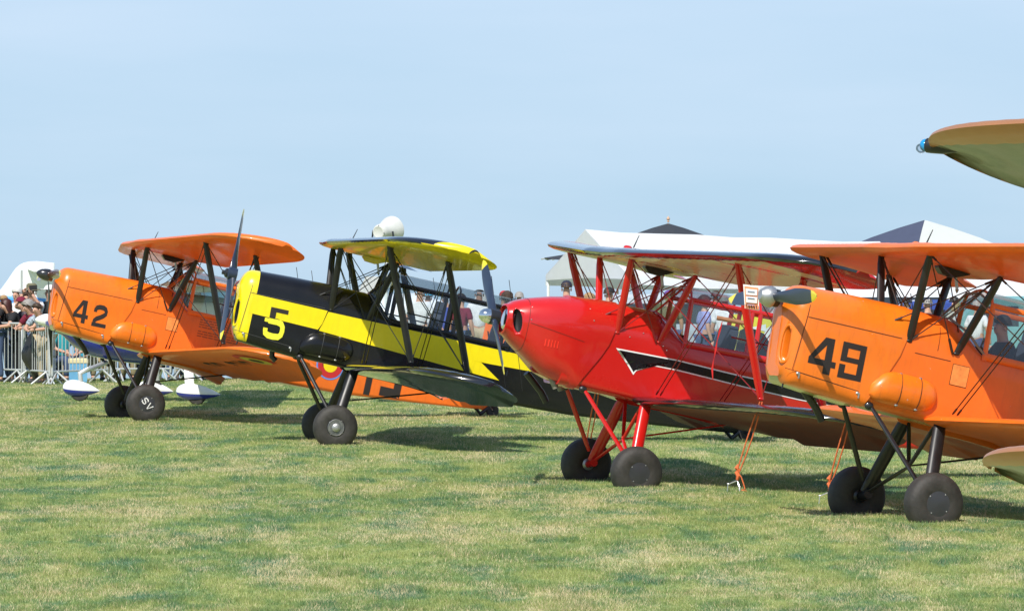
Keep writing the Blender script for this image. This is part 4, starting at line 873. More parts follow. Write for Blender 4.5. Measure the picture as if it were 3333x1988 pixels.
# behind the red biplane
P_(1844, 100.5, 178, 'stand', 1.88, REDC, JEAN, ('short', 'brown'), 'person in a dark cap and red shirt seen from behind under the marquee', hat='cap', hatm=NAVC)
P_(1918, 101, 170, 'stand', 1.64, BEIG, JEAN, ('curly', 'blond'), 'person with curly blond hair between the red wing struts')
P_(1981, 100.5, 150, 'stand', 1.76, LBL, JEAN, ('short', 'brown'), 'man in a dark cap and pale blue shirt between the red struts', hat='cap', hatm=BLKC)
P_(2178, 101, 200, 'stand', 1.70, OLV, JEAN, ('short', 'brown'), 'person in a purple cap seen through the red windscreen', hat='cap', hatm=cloth('purple', (.12, .05, .25)))
P_(2292, 98.5, 110, 'stand', 1.62, LILA, JEAN, ('curly', 'brown'), 'woman with curly brown hair and lilac dotted blouse seen through the red canopy')
P_(2357, 99.5, 150, 'stand', 1.62, WHC, JEAN, ('short', 'grey'), 'grey haired person seen through the red canopy')
P_(2330, 101.5, 190, 'stand', 1.70, WHC, JEAN, ('short', 'brown'), 'person further back in the red canopy window')
# behind the orange 49
P_(2950, 97, 170, 'stand', 1.62, NAVC, JEAN, ('short', 'dark'), 'dark haired head over the cowling of the orange 49')
P_(3020, 97.5, 200, 'stand', 1.60, GRYC, JEAN, ('short', 'grey'), 'person in a dark cap over the cowling of the orange 49', hat='cap', hatm=NAVC)
P_(3106, 98, 60, 'stand', 1.62, WHC, JEAN, ('short', 'dark'), 'face between the cabane struts of the orange 49')
P_(3180, 97, 150, 'stand', 1.56, WHC, JEAN, ('short', 'white'), 'white haired person seen through the windscreen of the 49')
oc = M49 @ Vector((-1.32, 0, -.60))
P_(0, oc.y, -69, 'sit', 1.55, NAVC, JEAN, ('short', 'dark'), 'dark haired pilot in a navy top seated in the cockpit of the orange 49', x=oc.x, z=oc.z, group='pilots')

# phone in the raised hands
b = MB(); b.box((0, 0, 0), (.15, .012, .08)); pv = at(108, 936, 101.9); o = b.build('phone', DARK, None, pv); tag(o, 'dark phone held up over the crowd by the spectator in the brimmed hat', 'phone')

# ------------------------------------------------------------------ crowd barriers
GALV = mat('galvanised_steel', (.50, .52, .51), .45, metal=.35, var=.12, scale=10)
bar_b = MB(); bar_b.tube([(0, 0, .24), (0, 0, 1.06)], .0085, n=6)
bar_o = bar_b.build('bar', GALV, None); bar_me = bar_o.data; bpy.data.objects.remove(bar_o)
def barrier(p0, p1, label):
    a = Vector((p0[0], p0[1], gz(*p0))); c = Vector((p1[0], p1[1], gz(*p1))); d = c - a; ln = Vector((d.x, d.y, 0)).length; ang = math.atan2(d.y, d.x)
    r = empty('crowd_barrier', a, (0, 0, ang), label, 'barrier', 'crowd control barriers along the field')
    sl = d.z / ln
    b = MB(); b.tube([(.03, 0, .16), (.03, 0, 1.04), (.06, 0, 1.09), (ln - .06, 0, 1.09 + sl * ln), (ln - .03, 0, 1.04 + sl * ln), (ln - .03, 0, .16 + sl * ln)], .021, n=8); b.build('frame', GALV, r)
    b = MB(); b.tube([(.03, 0, .24), (ln - .03, 0, .24 + sl * ln)], .018, n=8); b.build('rail', GALV, r)
    n = int(ln / .115)
    for i in range(1, n):
        x = ln * i / n; o = bar_me and bpy.data.objects.new('bar', bar_me); C.objects.link(o); o.parent = r; o.location = (x, 0, sl * x)
    for x, sd in ((.18, 1), (ln - .18, -1)):
        for s in (1, -1):
            b = MB(); b.tube([(x, 0, .24 + sl * x), (x - .10 * sd * 0, s * .30, .01 + sl * x)], .018, n=8); b.build('foot', GALV, r)
            b = MB(); b.tube([(x, 0, .24 + sl * x), (x - .28 * sd, s * .05, .01 + sl * x)], .016, n=8); b.build('foot', GALV, r)
def bx_(px, D): return ((px - PW / 2) / FOC * D, D)
barrier(bx_(-330, 102.5), bx_(-60, 101.5), 'leftmost crowd barrier, almost outside the picture'); barrier(bx_(-55, 101.4), bx_(74, 100.3), 'crowd barrier at the left edge with people leaning on it')
barrier(bx_(77, 100.2), bx_(163, 98.9), 'crowd barrier seen at a slant with a black sheet hanging behind it'); barrier(bx_(167, 98.9), bx_(352, 100.6), 'crowd barrier in front of the blue cool box')
barrier(bx_(357, 101.2), bx_(560, 101.6), 'crowd barrier behind the landing gear of the 42'); barrier(bx_(566, 101.7), bx_(640, 102.2), 'crowd barrier ending by the white landing gear leg')
# black plastic sheet
b = MB(); rr = []
for i in range(9):
    t = i / 8; z = 1.0 - .98 * t; w0 = .05 + .24 * math.sin(math.pi * min(1, t * 1.1)) ** .7; rr.append([Vector((-.10 * t + w0 * math.cos(a) * (1 + .12 * math.sin(5 * a + i)), .13 * math.sin(a) * (1 + .2 * math.sin(3 * a + 2 * i)), z)) for a in [2 * math.pi * k / 12 for k in range(12)]])
b.loft(rr); v = bx_(134, 99.9); o = b.build('black_plastic_sheet', mat('black_plastic', (.02, .02, .022), .22, var=.3), None, (v[0], v[1], gz(*v) + .06)); tag(o, 'crumpled black plastic sheet hanging behind the slanted barrier', 'plastic sheet')
# cool box
v = bx_(254, 100.6); r = empty('cool_box', (v[0], v[1], gz(*v)), (0, 0, .1), 'blue cool box with a cream lid behind the barrier', 'cool box')
b = MB(); b.loft([[Vector((x * k, y * k, z)) for x, y in ((-.17, -.12), (.17, -.12), (.17, .12), (-.17, .12))] for z, k in ((0, .9), (.03, .96), (.36, 1))], smooth=False); b.build('box', mat('cool_box_blue', (.14, .38, .62), .5), r)
b = MB(); b.loft([[Vector((x * k, y * k, z)) for x, y in ((-.18, -.13), (.18, -.13), (.18, .13), (-.18, .13))] for z, k in ((.362, 1), (.42, 1), (.45, .94))], smooth=False); b.build('lid', mat('cool_box_cream', (.70, .62, .36), .5), r)

# ------------------------------------------------------------------ white and blue light aircraft behind the 42
BLUE = mat('deep_blue_paint', (.02, .03, .30), .2, coat=.7, var=.05); CHR = mat('stripe_dark', (.02, .02, .02), .4)
D0 = 90.5; s_ = FOC / D0
def X(px): return (px - PW / 2) / s_
def Zp(py): return -(py - PH / 2) / s_
gx, gy_ = X(560), D0; LA = empty('light_aircraft', (gx, gy_, gz(gx, gy_)), None, 'white light aircraft with blue belly and wheel fairings behind the orange 42', 'light aircraft'); LZ = gz(gx, gy_)
def lp(px, py, dy=0): return Vector((X(px) - gx, dy, Zp(py) - LZ))
b = MB(); rr = []
prof = [(150, 1030, 1062, .12), (170, 1005, 1078, .26), (205, 990, 1092, .38), (240, 982, 1128, .44), (300, 975, 1160, .50), (390, 965, 1178, .54), (480, 958, 1187, .55), (600, 955, 1190, .55), (700, 965, 1185, .50), (820, 985, 1160, .38), (1000, 1005, 1120, .24), (1160, 1015, 1080, .10), (1230, 1018, 1060, .05)]
for px, t_, bt, w_ in prof:
    a = lp(px, t_); c = lp(px, bt); zc = (a.z + c.z) / 2; hh = (a.z - c.z) / 2
    rr.append([Vector((a.x, w_ * math.copysign(abs(math.cos(q)) ** .8, math.cos(q)), zc + hh * math.copysign(abs(math.sin(q)) ** .8, math.sin(q)))) for q in [2 * math.pi * k / 24 for k in range(24)]])
b.loft(rr, mf=lambda i, j: 1 if 13 <= j <= 22 or j in (12, 23) else 0); b.build('fuselage', [WH, BLUE], LA)
b = MB(); rr = []
for px, t_, w_ in ((520, 956, .42), (560, 925, .40), (640, 912, .42), (720, 915, .42), (800, 940, .36), (860, 975, .2)):
    a = lp(px, t_); z0 = lp(px, 985).z; rr.append([Vector((a.x, w_ * math.cos(q), z0 + (a.z - z0) * math.sin(q))) for q in [math.pi * k / 10 for k in range(11)]])
b.loft(rr, closed=False, caps=(0, 0), mf=lambda i, j: 1 if 3 <= j <= 6 else 0); b.build('canopy', [GLT, WH], LA)
b = MB(); b.lathe([(.11, 0), (.10, .07), (.065, .15), (.03, .2), (0, .215)], lp(156, 1042), ax=(-1, 0, .05), n=18); b.build('spinner', WH, LA)
for s in (1, -1):
    d = Vector((0, .42, -.9)).normalized() * s; b = MB(); b.loft([[p + lp(163, 1044) for p in r] for r in blade_rings(.86, d=d, wmax=.12)], mf=lambda i, j: 1 if i >= 15 else 0); b.build('propeller_blade', [BKM, YL], LA)
b = MB()
b.loft([[Vector((lp(575, 0).x + c_ * 1.25, y, lp(0, 948).z + .02 * abs(y) + th * .07)) for c_, th in ((0, 0), (.1, .7), (.3, 1), (.7, .6), (1, 0), (.7, -.2), (.3, -.4), (.1, -.4))] for y in (-4.5, -.3, .3, 3.5)]); b.build('wing', WH, LA)
b = MB(); b.loft([[p + Vector((0, 0, 0)) for p in q] for q in [[Vector((lp(1130 + c_ * 90 + k * 60, 0).x, (.02 if i_ % 2 else -.02), lp(0, zz).z)) for i_, c_ in enumerate((0, .5, 1, .5))] for k, zz in ((0, 1020), (1, 900))]]); b.build('fin', WH, LA)
b = MB(); b.loft([[Vector((lp(1150 + c_ * 90, 0).x, y, lp(0, 1015).z + h_)) for c_, h_ in ((0, 0), (.5, .03), (1, 0), (.5, -.03))] for y in (-1.4, 1.4)]); b.build('tailplane', WH, LA)
def fairing(px, py, dy, D_, hw=.315, sc=1., lab=None):
    b = MB(); rr = []; c = Vector(((px - PW / 2) / FOC * D_ - gx, D_ - gy_, -(py - PH / 2) / FOC * D_ - LZ))
    for t in [0, .02, .07, .16, .28, .42, .56, .7, .82, .91, .97, 1]:
        k = max(.02, math.sin(math.pi * t ** .62)) ** .72; rr.append([c + Vector((-hw + 2 * hw * t, .12 * k * math.cos(a), -.02 * t - .03 * t + (.150 if math.sin(a) > 0 else .125) * k * math.sin(a))) for a in [2 * math.pi * q / 40 for q in range(40)]])
    zz = lambda j: math.sin(2 * math.pi * (j + .5) / 40)
    b.loft(rr, mf=lambda i, j: (0 if zz(j) > .18 else 2 if zz(j) > .08 else 0 if zz(j) > -.08 else 3 if zz(j) > -.22 else 1)); o = b.build('wheel_fairing', [WH, BLUE, CHR, mat('grey_stripe', (.25, .28, .27), .4)], LA)
    b = MB(); b.lathe([(.10, -.05), (.14, -.05), (.155, -.03), (.155, .03), (.14, .05), (.10, .05)], (c.x - .02, c.y, max(c.z - .06, gz(0, D_) - LZ + .14)), n=20); b.build('tyre', RUB, o); return c
c1 = fairing(264, 1262, 0, 89.4, .30); c2 = fairing(645, 1274, 0, 89.0, .36); c3 = fairing(505, 1264, 0, 92.4, .30)
b = MB(); b.tube([c1 + Vector((0, 0, .08)), c1 + Vector((-.02, 0, .24)), c1 + Vector((.12, 0, .30)), lp(345, 1180)], [.04, .045, .042, .04], n=10); b.build('nose_gear_leg', mat('gear_grey', (.55, .56, .56), .4, metal=.3), LA)
b = MB(); b.strut(c2 + Vector((-.14, 0, .1)), c2 + Vector((-.18, .2, .62)), .15, .05, (1, 0, 0), taper=1); b.build('gear_leg', WH, LA)
b = MB(); b.strut(c3 + Vector((0, 0, .1)), c3 + Vector((0, -.2, .6)), .15, .05, (1, 0, 0), taper=1); b.build('gear_leg', WH, LA)
b = MB(); b.tube([lp(325, 1165, .2), lp(352, 1192, .2)], .025, n=8); b.build('exhaust_stub', BKM, LA)

# big white tail behind the crowd at left
D1 = 112.; sc = FOC / D1
def q_(px, py, dy=0): return Vector(((px - PW / 2) / sc, D1 + dy, -(py - PH / 2) / sc))
base = q_(80, 1260); TA = empty('parked_aircraft', (base.x, base.y, gz(base.x, base.y)), None, 'parked white aircraft with a tall swept tail fin and blue lower side behind the crowd', 'aircraft'); bo = Vector((base.x, base.y, gz(base.x, base.y)))
WHG = mat('white_gelcoat', (.82, .83, .84), .35, coat=.4, var=.02)
def slab(outl, y0, y1, name, m, par, D_off=0):
    b = MB(); cx = sum(p[0] for p in outl) / len(outl); cy = sum(p[1] for p in outl) / len(outl)
    b.loft([[q_(cx + (p[0] - cx) * k, cy + (p[1] - cy) * k, yy) - bo for p in outl] for k, yy in ((.93, y0), (1, y0 + (y1 - y0) * .3), (1, y0 + (y1 - y0) * .7), (.93, y1))]); return b.build(name, m, par)
slab([(-40, 975), (2, 942), (24, 912), (40, 888), (52, 872), (64, 862), (78, 855), (96, 851), (120, 850), (178, 856), (176, 905), (168, 990), (-40, 1000)], -.07, .07, 'fin', WHG, TA)
b = MB(); b.loft([[q_(px_, py_, yy) - bo for px_, py_ in ((90 + abs(yy) * 14, 878), (120 + abs(yy) * 8, 872), (178, 884), (120 + abs(yy) * 8, 886))] for yy in (-1.6, 0, 1.6)]); b.build('tailplane', WHG, TA)
b = MB(); rr = []
for px, t_, bt, w_ in ((-420, 985, 1160, .7), (-200, 965, 1150, .6), (-40, 960, 1100, .45), (60, 962, 1040, .3), (150, 968, 1010, .12)):
    a = q_(px, t_) - bo; c = q_(px, bt) - bo; rr.append([Vector((a.x, a.y + w_ * math.cos(q), (a.z + c.z) / 2 + (a.z - c.z) / 2 * math.sin(q))) for q in [2 * math.pi * k / 20 for k in range(20)]])
b.loft(rr, mf=lambda i, j: 0 if j < 10 else 1); b.build('fuselage', [mat('sky_blue_paint', (.05, .28, .70), .3, coat=.5), WHG], TA)
for yy in (-.9, .9):
    b = MB(); b.tube([q_(-150, 1140, yy) - bo, q_(-150, 1235, yy) - bo], .05); b.build('gear_leg', WHG, TA); b = MB(); b.lathe([(.1, -.06), (.2, -.06), (.2, .06), (.1, .06)], q_(-150, 1225, yy) - bo, n=18); b.build('wheel', RUB, TA)
mp_ = q_(113, 1250, -3); r = empty('metal_pole', (mp_.x, mp_.y, gz(mp_.x, mp_.y)), None, 'thin grey pole standing in front of the white tail fin', 'pole'); b = MB(); h_ = q_(113, 882, -3).z - gz(mp_.x, mp_.y); b.tube([(0, 0, 0), (0, 0, h_)], .02, n=8); b.build('pole', GALV, r)

# white aircraft with two blue stripes seen through the black canopy
D2 = 110.; c = Vector(((1190 - PW / 2) / FOC * D2, D2, 0)); c.z = gz(c.x, c.y)
r = empty('parked_aircraft', c, (0, 0, .1), 'white aircraft with two thin blue stripes seen through the canopy of the black biplane', 'aircraft')
b = MB(); rr = []
for x, w_, zt, zb in ((-1.0, .1, 1.15, .95), (-.4, .45, 1.35, .6), (.3, .6, 1.72, .5), (1.0, .6, 1.76, .5), (1.7, .5, 1.55, .6), (2.1, .3, 1.40, .8), (2.5, .1, 1.3, 1.0)): rr.append([Vector((x, w_ * math.cos(q), (zt + zb) / 2 + (zt - zb) / 2 * math.sin(q))) for q in [2 * math.pi * k / 32 for k in range(32)]])
b.loft(rr, mf=lambda i, j: 1 if j in (16, 17, 30, 31, 19, 28) else 0); b.build('fuselage', [WHG, mat('stripe_blue', (.04, .10, .5), .4)], r)
for y in (-.8, .8):
    b = MB(); b.tube([(.7, y * .5, .6), (.7, y, .2)], .04); b.build('gear_leg', WHG, r); b = MB(); b.lathe([(.08, -.06), (.18, -.06), (.18, .06), (.08, .06)], (.7, y, .18), n=18); b.build('wheel', RUB, r)
b = MB(); b.loft([[Vector((2.0 + .25 * k + dx_, yy, 1.25 + .48 * k)) for dx_, yy in ((0, 0), (.15, .03), (.35, 0), (.15, -.03))] for k in (0, 1)]); b.build('fin', WHG, r)

# ------------------------------------------------------------------ loudspeaker on its pole
D3 = 98.; c = at(1257, 752, D3); g0 = gz(c.x, c.y); SPK = 1.2; r = empty('loudspeaker', (c.x, c.y, g0), (0, 0, 0), 'white bell shaped loudspeaker on a pole above the black and yellow wing', 'loudspeaker'); r.scale = (SPK,) * 3; hz = (c.z - g0) / SPK
ax = Vector((.52, .80, .10)).normalized()
b = MB(); b.lathe([(.0, -.19), (.075, -.19), (.08, -.2), (.10, -.2), (.115, -.18), (.12, -.12), (.135, -.05), (.175, .05), (.205, .12), (.21, .17), (.19, .18), (.05, .1), (0, .1)], (0, 0, hz), ax=ax, n=32); SPW = mat('speaker_white', (.60, .60, .57), .45, var=.06); b.build('horn', SPW, r)
b = MB(); b.lathe([(.085, -.203), (.10, -.207), (.085, -.212), (.07, -.205)], (0, 0, hz), ax=ax, n=28); b.build('rim', SPW, r)
for k in range(4):
    a = math.pi / 4 + k * math.pi / 2; u = ax.orthogonal().normalized(); v = ax.cross(u); b = MB(); b.ell(Vector((0, 0, hz)) - ax * .205 + (u * math.cos(a) + v * math.sin(a)) * .10, (.012, .012, .012), nu=6, nv=4); b.build('bolt', STEEL, r)
sdv = Vector((ax.y, -ax.x, 0)).normalized()
sh_ = -ax * .07; b = MB(); b.tube([Vector((0, 0, hz + .02)) - sdv * .19 + sh_, Vector((0, 0, hz - .1)) - sdv * .205 + sh_, Vector((0, 0, hz - .26)) - sdv * .14 + sh_, Vector((0, 0, hz - .28)) + sdv * .14 + sh_, Vector((0, 0, hz - .1)) + sdv * .18 + sh_, Vector((0, 0, hz)) + sdv * .165 + sh_], .014, n=6); b.build('yoke', BKM, r)
b = MB(); b.tube([(0, 0, 0), (0, 0, hz - .27)], .022, n=8); b.build('pole', WHG, r)

# ------------------------------------------------------------------ marquees, parasols, vehicles, banner
TENT = mat('tent_white', (.88, .89, .90), .6, var=.02, trans=.45); TPOLE = mat('tent_pole', (.75, .76, .76), .4)
def marquee(c, ang, Wd, Ln, he, hr, label, drop=0., valance=.22, group='white marquees'):
    g0 = gz(c[0], c[1]); r = empty('marquee', (c[0], c[1], g0), (0, 0, ang), label, 'marquee', group)
    n = 8
    for s in (1, -1):
        b = MB(); rr = []
        for i in range(n + 1):
            x = Ln * i / n; sg = -.04 * math.sin(math.pi * ((i * 3.0 / n) % 1)); dz = drop * i / n
            rr.append([Vector((x, 0, hr + sg + dz)), Vector((x, s * Wd * .25, (hr + he) / 2 - .02 + sg + dz)), Vector((x, s * Wd / 2, he + dz)), Vector((x, s * (Wd / 2 + .015), he - valance + .02 * math.sin(i * 2.1) + dz)), Vector((x, s * (Wd / 2 - .01), he - valance + .02 * math.sin(i * 2.1) + dz)), Vector((x, s * (Wd / 2 - .03), he - .03 + dz)), Vector((x, 0, hr - .03 + sg + dz))])
        b.loft(rr, smooth=False); b.build('roof_panel', TENT, r)
    b = MB(); y = Wd / 2
    b.loft([[Vector((xx, -y + .02, he)), Vector((xx, 0, hr - .02)), Vector((xx, y - .02, he)), Vector((xx, y - .02, he - valance * .5)), Vector((xx, 0, he - valance * .35)), Vector((xx, -y + .02, he - valance * .5))] for xx in (.0, .012)], smooth=False); b.build('gable', TENT, r)
    for x in ([0.04, Ln / 2, Ln - .04]):
        for s in (1, -1):
            dz = drop * x / Ln; b = MB(); gp = r.matrix_basis @ Vector((x, s * (Wd / 2 - .04), 0)); b.tube([(x, s * (Wd / 2 - .04), gz(gp.x, gp.y) - g0), (x, s * (Wd / 2 - .04), he + dz - .02)], .03, n=8); b.build('pole', TPOLE, r)
        b = MB(); b.tube([(x, -Wd / 2 + .05, he - .05 + drop * x / Ln), (x, Wd / 2 - .05, he - .05 + drop * x / Ln)], .025, n=8); b.build('cross_bar', TPOLE, r)
        for s in (1, -1): b = MB(); b.tube([(x + .02, s * (Wd / 2 - .05), he - .06 + drop * x / Ln), (x + .02, 0, hr - .09 + drop * x / Ln)], .02, n=8); b.build('rafter', TPOLE, r)
    return r
a0 = at(1905, 746, 108.); g0 = gz(a0.x, a0.y)
marquee((a0.x, a0.y), math.atan2(1.6, 5.3), 5.3, 6.2, .62 - g0, a0.z - g0, 'white marquee with open gable behind the red biplane', drop=-.22)
a1 = at(2880, 880, 106.); marquee((a1.x, a1.y), math.atan2(-.6, 6), 3.6, 6.0, .22 - gz(a1.x, a1.y), .72 - gz(a1.x, a1.y), 'low white marquee at the right behind the orange 49', valance=.30)
def parasol(px, py, D, R_, drop, label, lean=0, lift=0):
    c = at(px, py, D); g0 = gz(c.x, c.y); r = empty('parasol', (c.x, c.y, g0), (0, lean, .2), label, 'parasol', 'black parasols'); h = c.z - g0 + lift
    pm = mat('parasol_black', (.03, .033, .04), .7, var=.1); N = 8
    for k in range(N):
        a, a2 = 2 * math.pi * k / N, 2 * math.pi * (k + 1) / N; b = MB(); rr = []
        for i in range(6):
            t = i / 5; rad = R_ * t; z = h - drop * t ** 1.15; rr.append([Vector((rad * math.cos(a + (a2 - a) * u) * (1 - .05 * math.sin(math.pi * u) * t), rad * math.sin(a + (a2 - a) * u) * (1 - .05 * math.sin(math.pi * u) * t), z - .05 * t * math.sin(math.pi * u))) for u in (0, .25, .5, .75, 1)])
        b.loft(rr, closed=False, caps=(0, 0)); b.build('canopy_panel', pm, r)
        b = MB(); b.tube([(0, 0, h - .02), (R_ * math.cos(a), R_ * math.sin(a), h - drop - .02), ((R_ + .06) * math.cos(a), (R_ + .06) * math.sin(a), h - drop - .03)], [.012, .012, .02], n=6); b.build('rib', GALV, r)
    pass
    b = MB(); b.lathe([(.015, 0), (.03, .015), (.015, .04), (.035, .06), (.038, .08), (.022, .11), (.012, .125), (0, .14)], (0, 0, h + .02), ax=(0, 0, 1), n=14); b.build('finial', mat('pale_wood', (.55, .36, .24), .6), r)
    b = MB(); b.tube([(0, 0, 0), (0, 0, h)], .025, n=8); b.build('pole', mat('pale_wood', (.55, .36, .24), .6), r)
parasol(2175, 727, 117, 1.75, .62, 'black parasol with a pale wooden finial rising over the white marquee')
parasol(2010, 806, 118, 1.62, .22, 'black parasol behind the marquee, only its left corner showing by the gable', lift=.0)
# pyramid tent with white and blue grey panels
c = at(3010, 716, 115.); g0 = gz(c.x, c.y); r = empty('pop_up_tent', (c.x, c.y, g0), (0, 0, math.radians(36)), 'pop up tent with a white and a blue grey roof panel at the right', 'tent'); h = c.z - g0
BG = mat('tent_blue_grey', (.055, .065, .11), .7)
cs = [(-1.6, -1.6), (1.6, -1.6), (1.6, 1.6), (-1.6, 1.6)]
for k in range(4):
    p, q = cs[k], cs[(k + 1) % 4]; b = MB(); b.loft([[Vector((0, 0, h)), Vector((0, 0, h - .03))] if False else [Vector((p[0] * t + (q[0] - p[0]) * t * u, p[1] * t + (q[1] - p[1]) * t * u, h - .85 * t + .06 * math.sin(math.pi * t))) for u in (0, .33, .66, 1)] for t in (.01, .25, .5, .75, 1)], closed=False, caps=(0, 0)); b.build('roof_panel', TENT if k in (0, 2) else BG, r)
    b = MB(); b.add([(p[0], p[1], h - .85), (q[0], q[1], h - .85), (q[0], q[1], h - 1.1), (p[0], p[1], h - 1.1)], [(0, 1, 2, 3)]); b.build('valance', TENT if k in (0, 2) else BG, r)
    b = MB(); b.tube([(p[0], p[1], -.5), (p[0], p[1], h - .85)], .03, n=8); b.build('pole', TPOLE, r)
# vehicles
def vehicle(px, D, ang, L_, W_, H_, m, label, hood=.9, cat='van'):
    x, y = bx_(px, D); r = empty('parked_van', (x, y, gz(x, y)), (0, 0, ang), label, cat)
    b = MB(); rr = []
    for xx, zt in ((-L_ / 2, .75), (-L_ / 2 + .05, .95), (-L_ / 2 + hood, 1.02), (-L_ / 2 + hood + .55, H_ - .06), (-L_ / 2 + hood + .9, H_), (L_ / 2 - .35, H_), (L_ / 2 - .03, H_ - .25), (L_ / 2, .8)):
        rr.append([Vector((xx, s * W_ / 2 * k, z)) for s, k, z in ((-1, .92, .25), (-1, 1, .5), (-1, 1, min(.95, zt)), (-1, .93 if zt > 1 else .98, (zt * .96)), (-1, .75, zt), (1, .75, zt), (1, .93 if zt > 1 else .98, zt * .96), (1, 1, min(.95, zt)), (1, 1, .5), (1, .92, .25))])
    b.loft(rr, smooth=False); b.build('body', m, r)
    for s in (1, -1):
        for x0, x1 in ((-L_ / 2 + hood + .45, -L_ / 2 + hood + 1.3), (-L_ / 2 + hood + 1.4, L_ / 2 - .4)):
            b = MB(); yy = s * (W_ / 2 * .985 + .005); b.add([(x0, yy, 1.02), (x1, yy, 1.02), (x1, s * (W_ / 2 * .95 + .004), H_ - .18), (x0 + .15, s * (W_ / 2 * .95 + .004), H_ - .18)], [(0, 1, 2, 3)], smooth=False); b.build('window', mat('car_glass', (.02, .025, .03), .08, coat=1), r)
        for xx in (-L_ / 2 + .75, L_ / 2 - .75):
            b = MB(); b.lathe([(.0, -.1), (.2, -.1), (.3, -.1), (.32, -.07), (.32, .07), (.3, .1), (.2, .1), (0, .08)], (xx, s * (W_ / 2 - .09), .31), n=22); b.build('wheel', RUB, r)
    b = MB(); b.add([(-L_ / 2 + hood + .02, -W_ * .42, 1.06), (-L_ / 2 + hood + .02, W_ * .42, 1.06), (-L_ / 2 + hood + .50, W_ * .38, H_ - .10), (-L_ / 2 + hood + .50, -W_ * .38, H_ - .10)], [(0, 1, 2, 3)], smooth=False); b.build('windscreen', mat('car_glass', (.02, .025, .03), .08, coat=1), r)
vehicle(3040, 101, .05, 4.2, 1.75, 1.52, mat('van_blue', (.03, .06, .28), .3, coat=.5), 'dark blue car parked behind the orange 49', cat='car')
vehicle(2740, 104, .1, 4.4, 1.8, 1.75, WHG, 'white van behind the red and orange biplanes', hood=.5)
vehicle(2180, 106, 3.0, 4.2, 1.8, 1.65, mat('van_silver', (.5, .55, .6), .3, metal=.3), 'pale silver van behind the red windscreen', hood=.6)
vehicle(3330, 99, .15, 4.4, 1.8, 1.6, mat('van_teal', (.16, .36, .36), .35, coat=.4), 'teal green van seen through the side window of the 49', hood=.6)
# yellow banner with a plain white bird outline
c = at(2500, 1010, 97.); x, y = c.x, c.y; g0 = gz(x, y); r = empty('banner', (x, y, g0), (0, 0, .05), 'yellow banner with a pale long necked bird shape behind the red canopy', 'banner')
YB = mat('banner_yellow', (.62, .55, .05), .6); b = MB(); b.box((0, 0, .68), (1.35, .03, 1.25)); b.build('panel', YB, r)
b = MB()
for pl in stroke([(.12, .20), (.15, .50), (.10, .78), (.14, .95), (.24, 1.02), (.33, .96)], .16): b.add([(p[0] - .12, -.022, p[1] + .05) for p in pl], [(0, 1, 2, 3)], smooth=False)
b.add([(-.04, -.024, 1.13), (-.34, -.024, 1.06), (-.04, -.024, 1.0)], [(0, 1, 2)], smooth=False)
b.build('bird_shape', mat('banner_print', (.62, .66, .68), .6), r)
for xx in (-.6, .6): b = MB(); b.tube([(xx, .03, -.02), (xx, .03, 1.3)], .02); b.build('post', GALV, r)
# orange tents / panel piece seen through the rear canopy is the tail of the 42 itself

# ------------------------------------------------------------------ ropes, pegs, tags, control lock
PEG = mat('bare_steel_peg', (.7, .7, .72), .3, metal=.8)
def rope(top, foot, label, pegs=True):
    top = Vector(top); foot = Vector(foot); r = empty('tie_down_rope', foot, None, label, 'rope', 'orange tie-down ropes'); t = top - foot
    for s in (1, -1):
        b = MB(); b.tube([Vector((s * .012, 0, .12)) + (t - Vector((0, 0, .12))) * k + Vector((s * .014 * math.sin(math.pi * k), 0, -.02 * math.sin(math.pi * k))) for k in (0, .25, .5, .75, 1)], .008, n=6); b.build('strand', ROPE, r)
    b = MB(); b.tube([(.0, 0, .06), (.01, -.01, .10), (-.01, .0, .13), (.015, .01, .16), (-.01, -.01, .19), (.01, .0, .22)], [.018, .024, .022, .026, .022, .012], n=8); b.build('knot', ROPE, r)
    b = MB(); b.tube([(.0, -.01, .14), (.04, -.02, .09), (.07, -.03, .0), (.08, -.05, -.04), (.04, -.08, -.05), (.10, -.10, -.06)], .007, n=6); b.build('loose_end', ROPE, r)
    for dx, dy in ((-.10, -.02), (.02, -.06)): b = MB(); b.tube([(0, 0, .05), (dx, dy, -.02 + .03 * (dx < 0)), (dx * 1.1, dy, -.09)], [.007, .008, .005], n=6); b.ell((dx, dy, -.015 + .03 * (dx < 0)), (.014, .014, .01), nu=6, nv=4); b.build('peg', PEG, r)
def gp(px, D, lift=.07): x = (px - PW / 2) / FOC * D; return (x, D, gz(x, D) + lift)
rope(MR @ Vector((-.93, 2.70, -.50)), gp(2400, 58.9), 'double orange tie-down rope from the near red lower wing to a steel peg')
rope(MR @ Vector((-.93, -2.70, -.50)), gp(1908, 64.6), 'orange tie-down rope of the red biplane far wing, behind its landing gear')
rope(M49 @ Vector((-.93, -2.70, -.50)), gp(2700, 55.6), 'orange tie-down rope from the far lower wing of the orange 49, left of its wheel')
p0 = MR @ Vector((-.62, 2.60, .32)); p1 = MR @ Vector((-.93, 2.72, .22)); r = empty('control_lock', p0, None, 'wooden baton with a red ribbon clamped between the wing struts of the red biplane', 'control lock')
d_ = (at(2427, 1052, p0.y) - at(2333, 1034, p0.y)); o_ = at(2333, 1034, p0.y) - p0; b = MB(); b.tube([o_, o_ + d_ * .5, o_ + d_], .025, n=12); b.build('baton', mat('baton_wood', (.30, .14, .07), .7, var=.3), r)
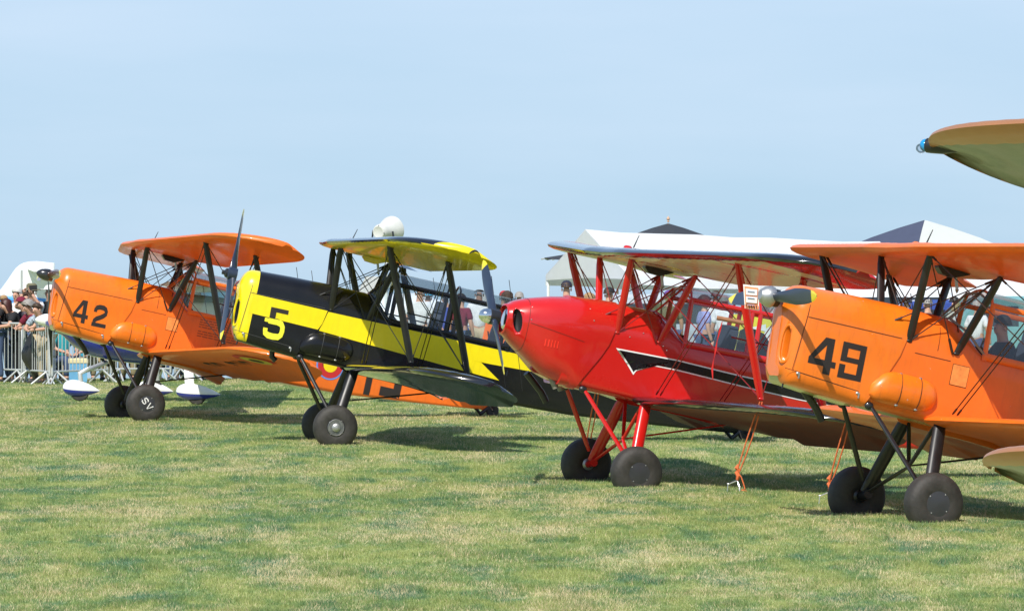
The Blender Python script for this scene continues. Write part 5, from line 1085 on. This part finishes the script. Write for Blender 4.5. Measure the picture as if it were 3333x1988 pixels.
b = MB(); pts = [at(px, py, p0.y - .02) - p0 for px, py in ((2351, 1046), (2343, 1075), (2334, 1110), (2330, 1135), (2324, 1165), (2318, 1200), (2320, 1235))]
b.loft([[p + Vector((-.004 - .007 * (i % 2), 0, 0)), p + Vector((.004 + .007 * (i % 2), .006, 0)), p + Vector((.004 + .007 * (i % 2), .009, 0)), p + Vector((-.004 - .007 * (i % 2), .003, 0))] for i, p in enumerate(pts)], smooth=False); b.build('ribbon', mat('ribbon_red', (.65, .02, .02), .7), r)
# warning card hanging on the propeller of the 49
hc = M49 @ Vector((1.345, -.30, .128)); D4 = hc.y - .10; r = empty('warning_card', at(2445, 1070, D4), None, 'white and orange warning card hanging on the propeller of the 49', 'card')
bo2 = r.location.copy()
def quad(pts, m, nm, dy):
    b = MB(); P3 = [at(px, py, D4 + dy) - bo2 for px, py in pts]; b.add([tuple(p) for p in P3] + [tuple(p + Vector((0, .006, 0))) for p in P3], [(0, 1, 2, 3), (7, 6, 5, 4), (0, 4, 5, 1), (1, 5, 6, 2), (2, 6, 7, 3), (3, 7, 4, 0)], smooth=False); b.build(nm, m, r)
CW = mat('card_white', (.82, .80, .76), .6); CO = mat('card_orange', (.80, .28, .12), .6)
quad([(2419, 925), (2472, 932), (2470, 1012), (2424, 1003)], CW, 'card', 0); quad([(2423, 931), (2468, 937), (2466, 994), (2426, 988)], CO, 'orange_field', -.01)
quad([(2427, 939), (2465, 943), (2464, 962), (2428, 959)], CW, 'text_field', -.02); quad([(2428, 964), (2465, 967), (2464, 987), (2429, 984)], CW, 'text_field', -.02)
for k in range(3): quad([(2433, 946 + 13 * k * 1.7), (2456, 948 + 13 * k * 1.7), (2456, 950 + 13 * k * 1.7), (2433, 948.5 + 13 * k * 1.7)], mat('card_print', (.25, .3, .5), .6), 'printed_line', -.03)
quad([(2424, 990), (2470, 996), (2469, 1008), (2426, 1002)], CO, 'orange_field', -.01)
for k in range(5): quad([(2428 + k * 8, 991 + k), (2431 + k * 8, 991 + k), (2433 + k * 8, 1001 + k), (2430 + k * 8, 1001 + k)], mat('card_black', (.02, .02, .02), .6), 'printed_stroke', -.02)
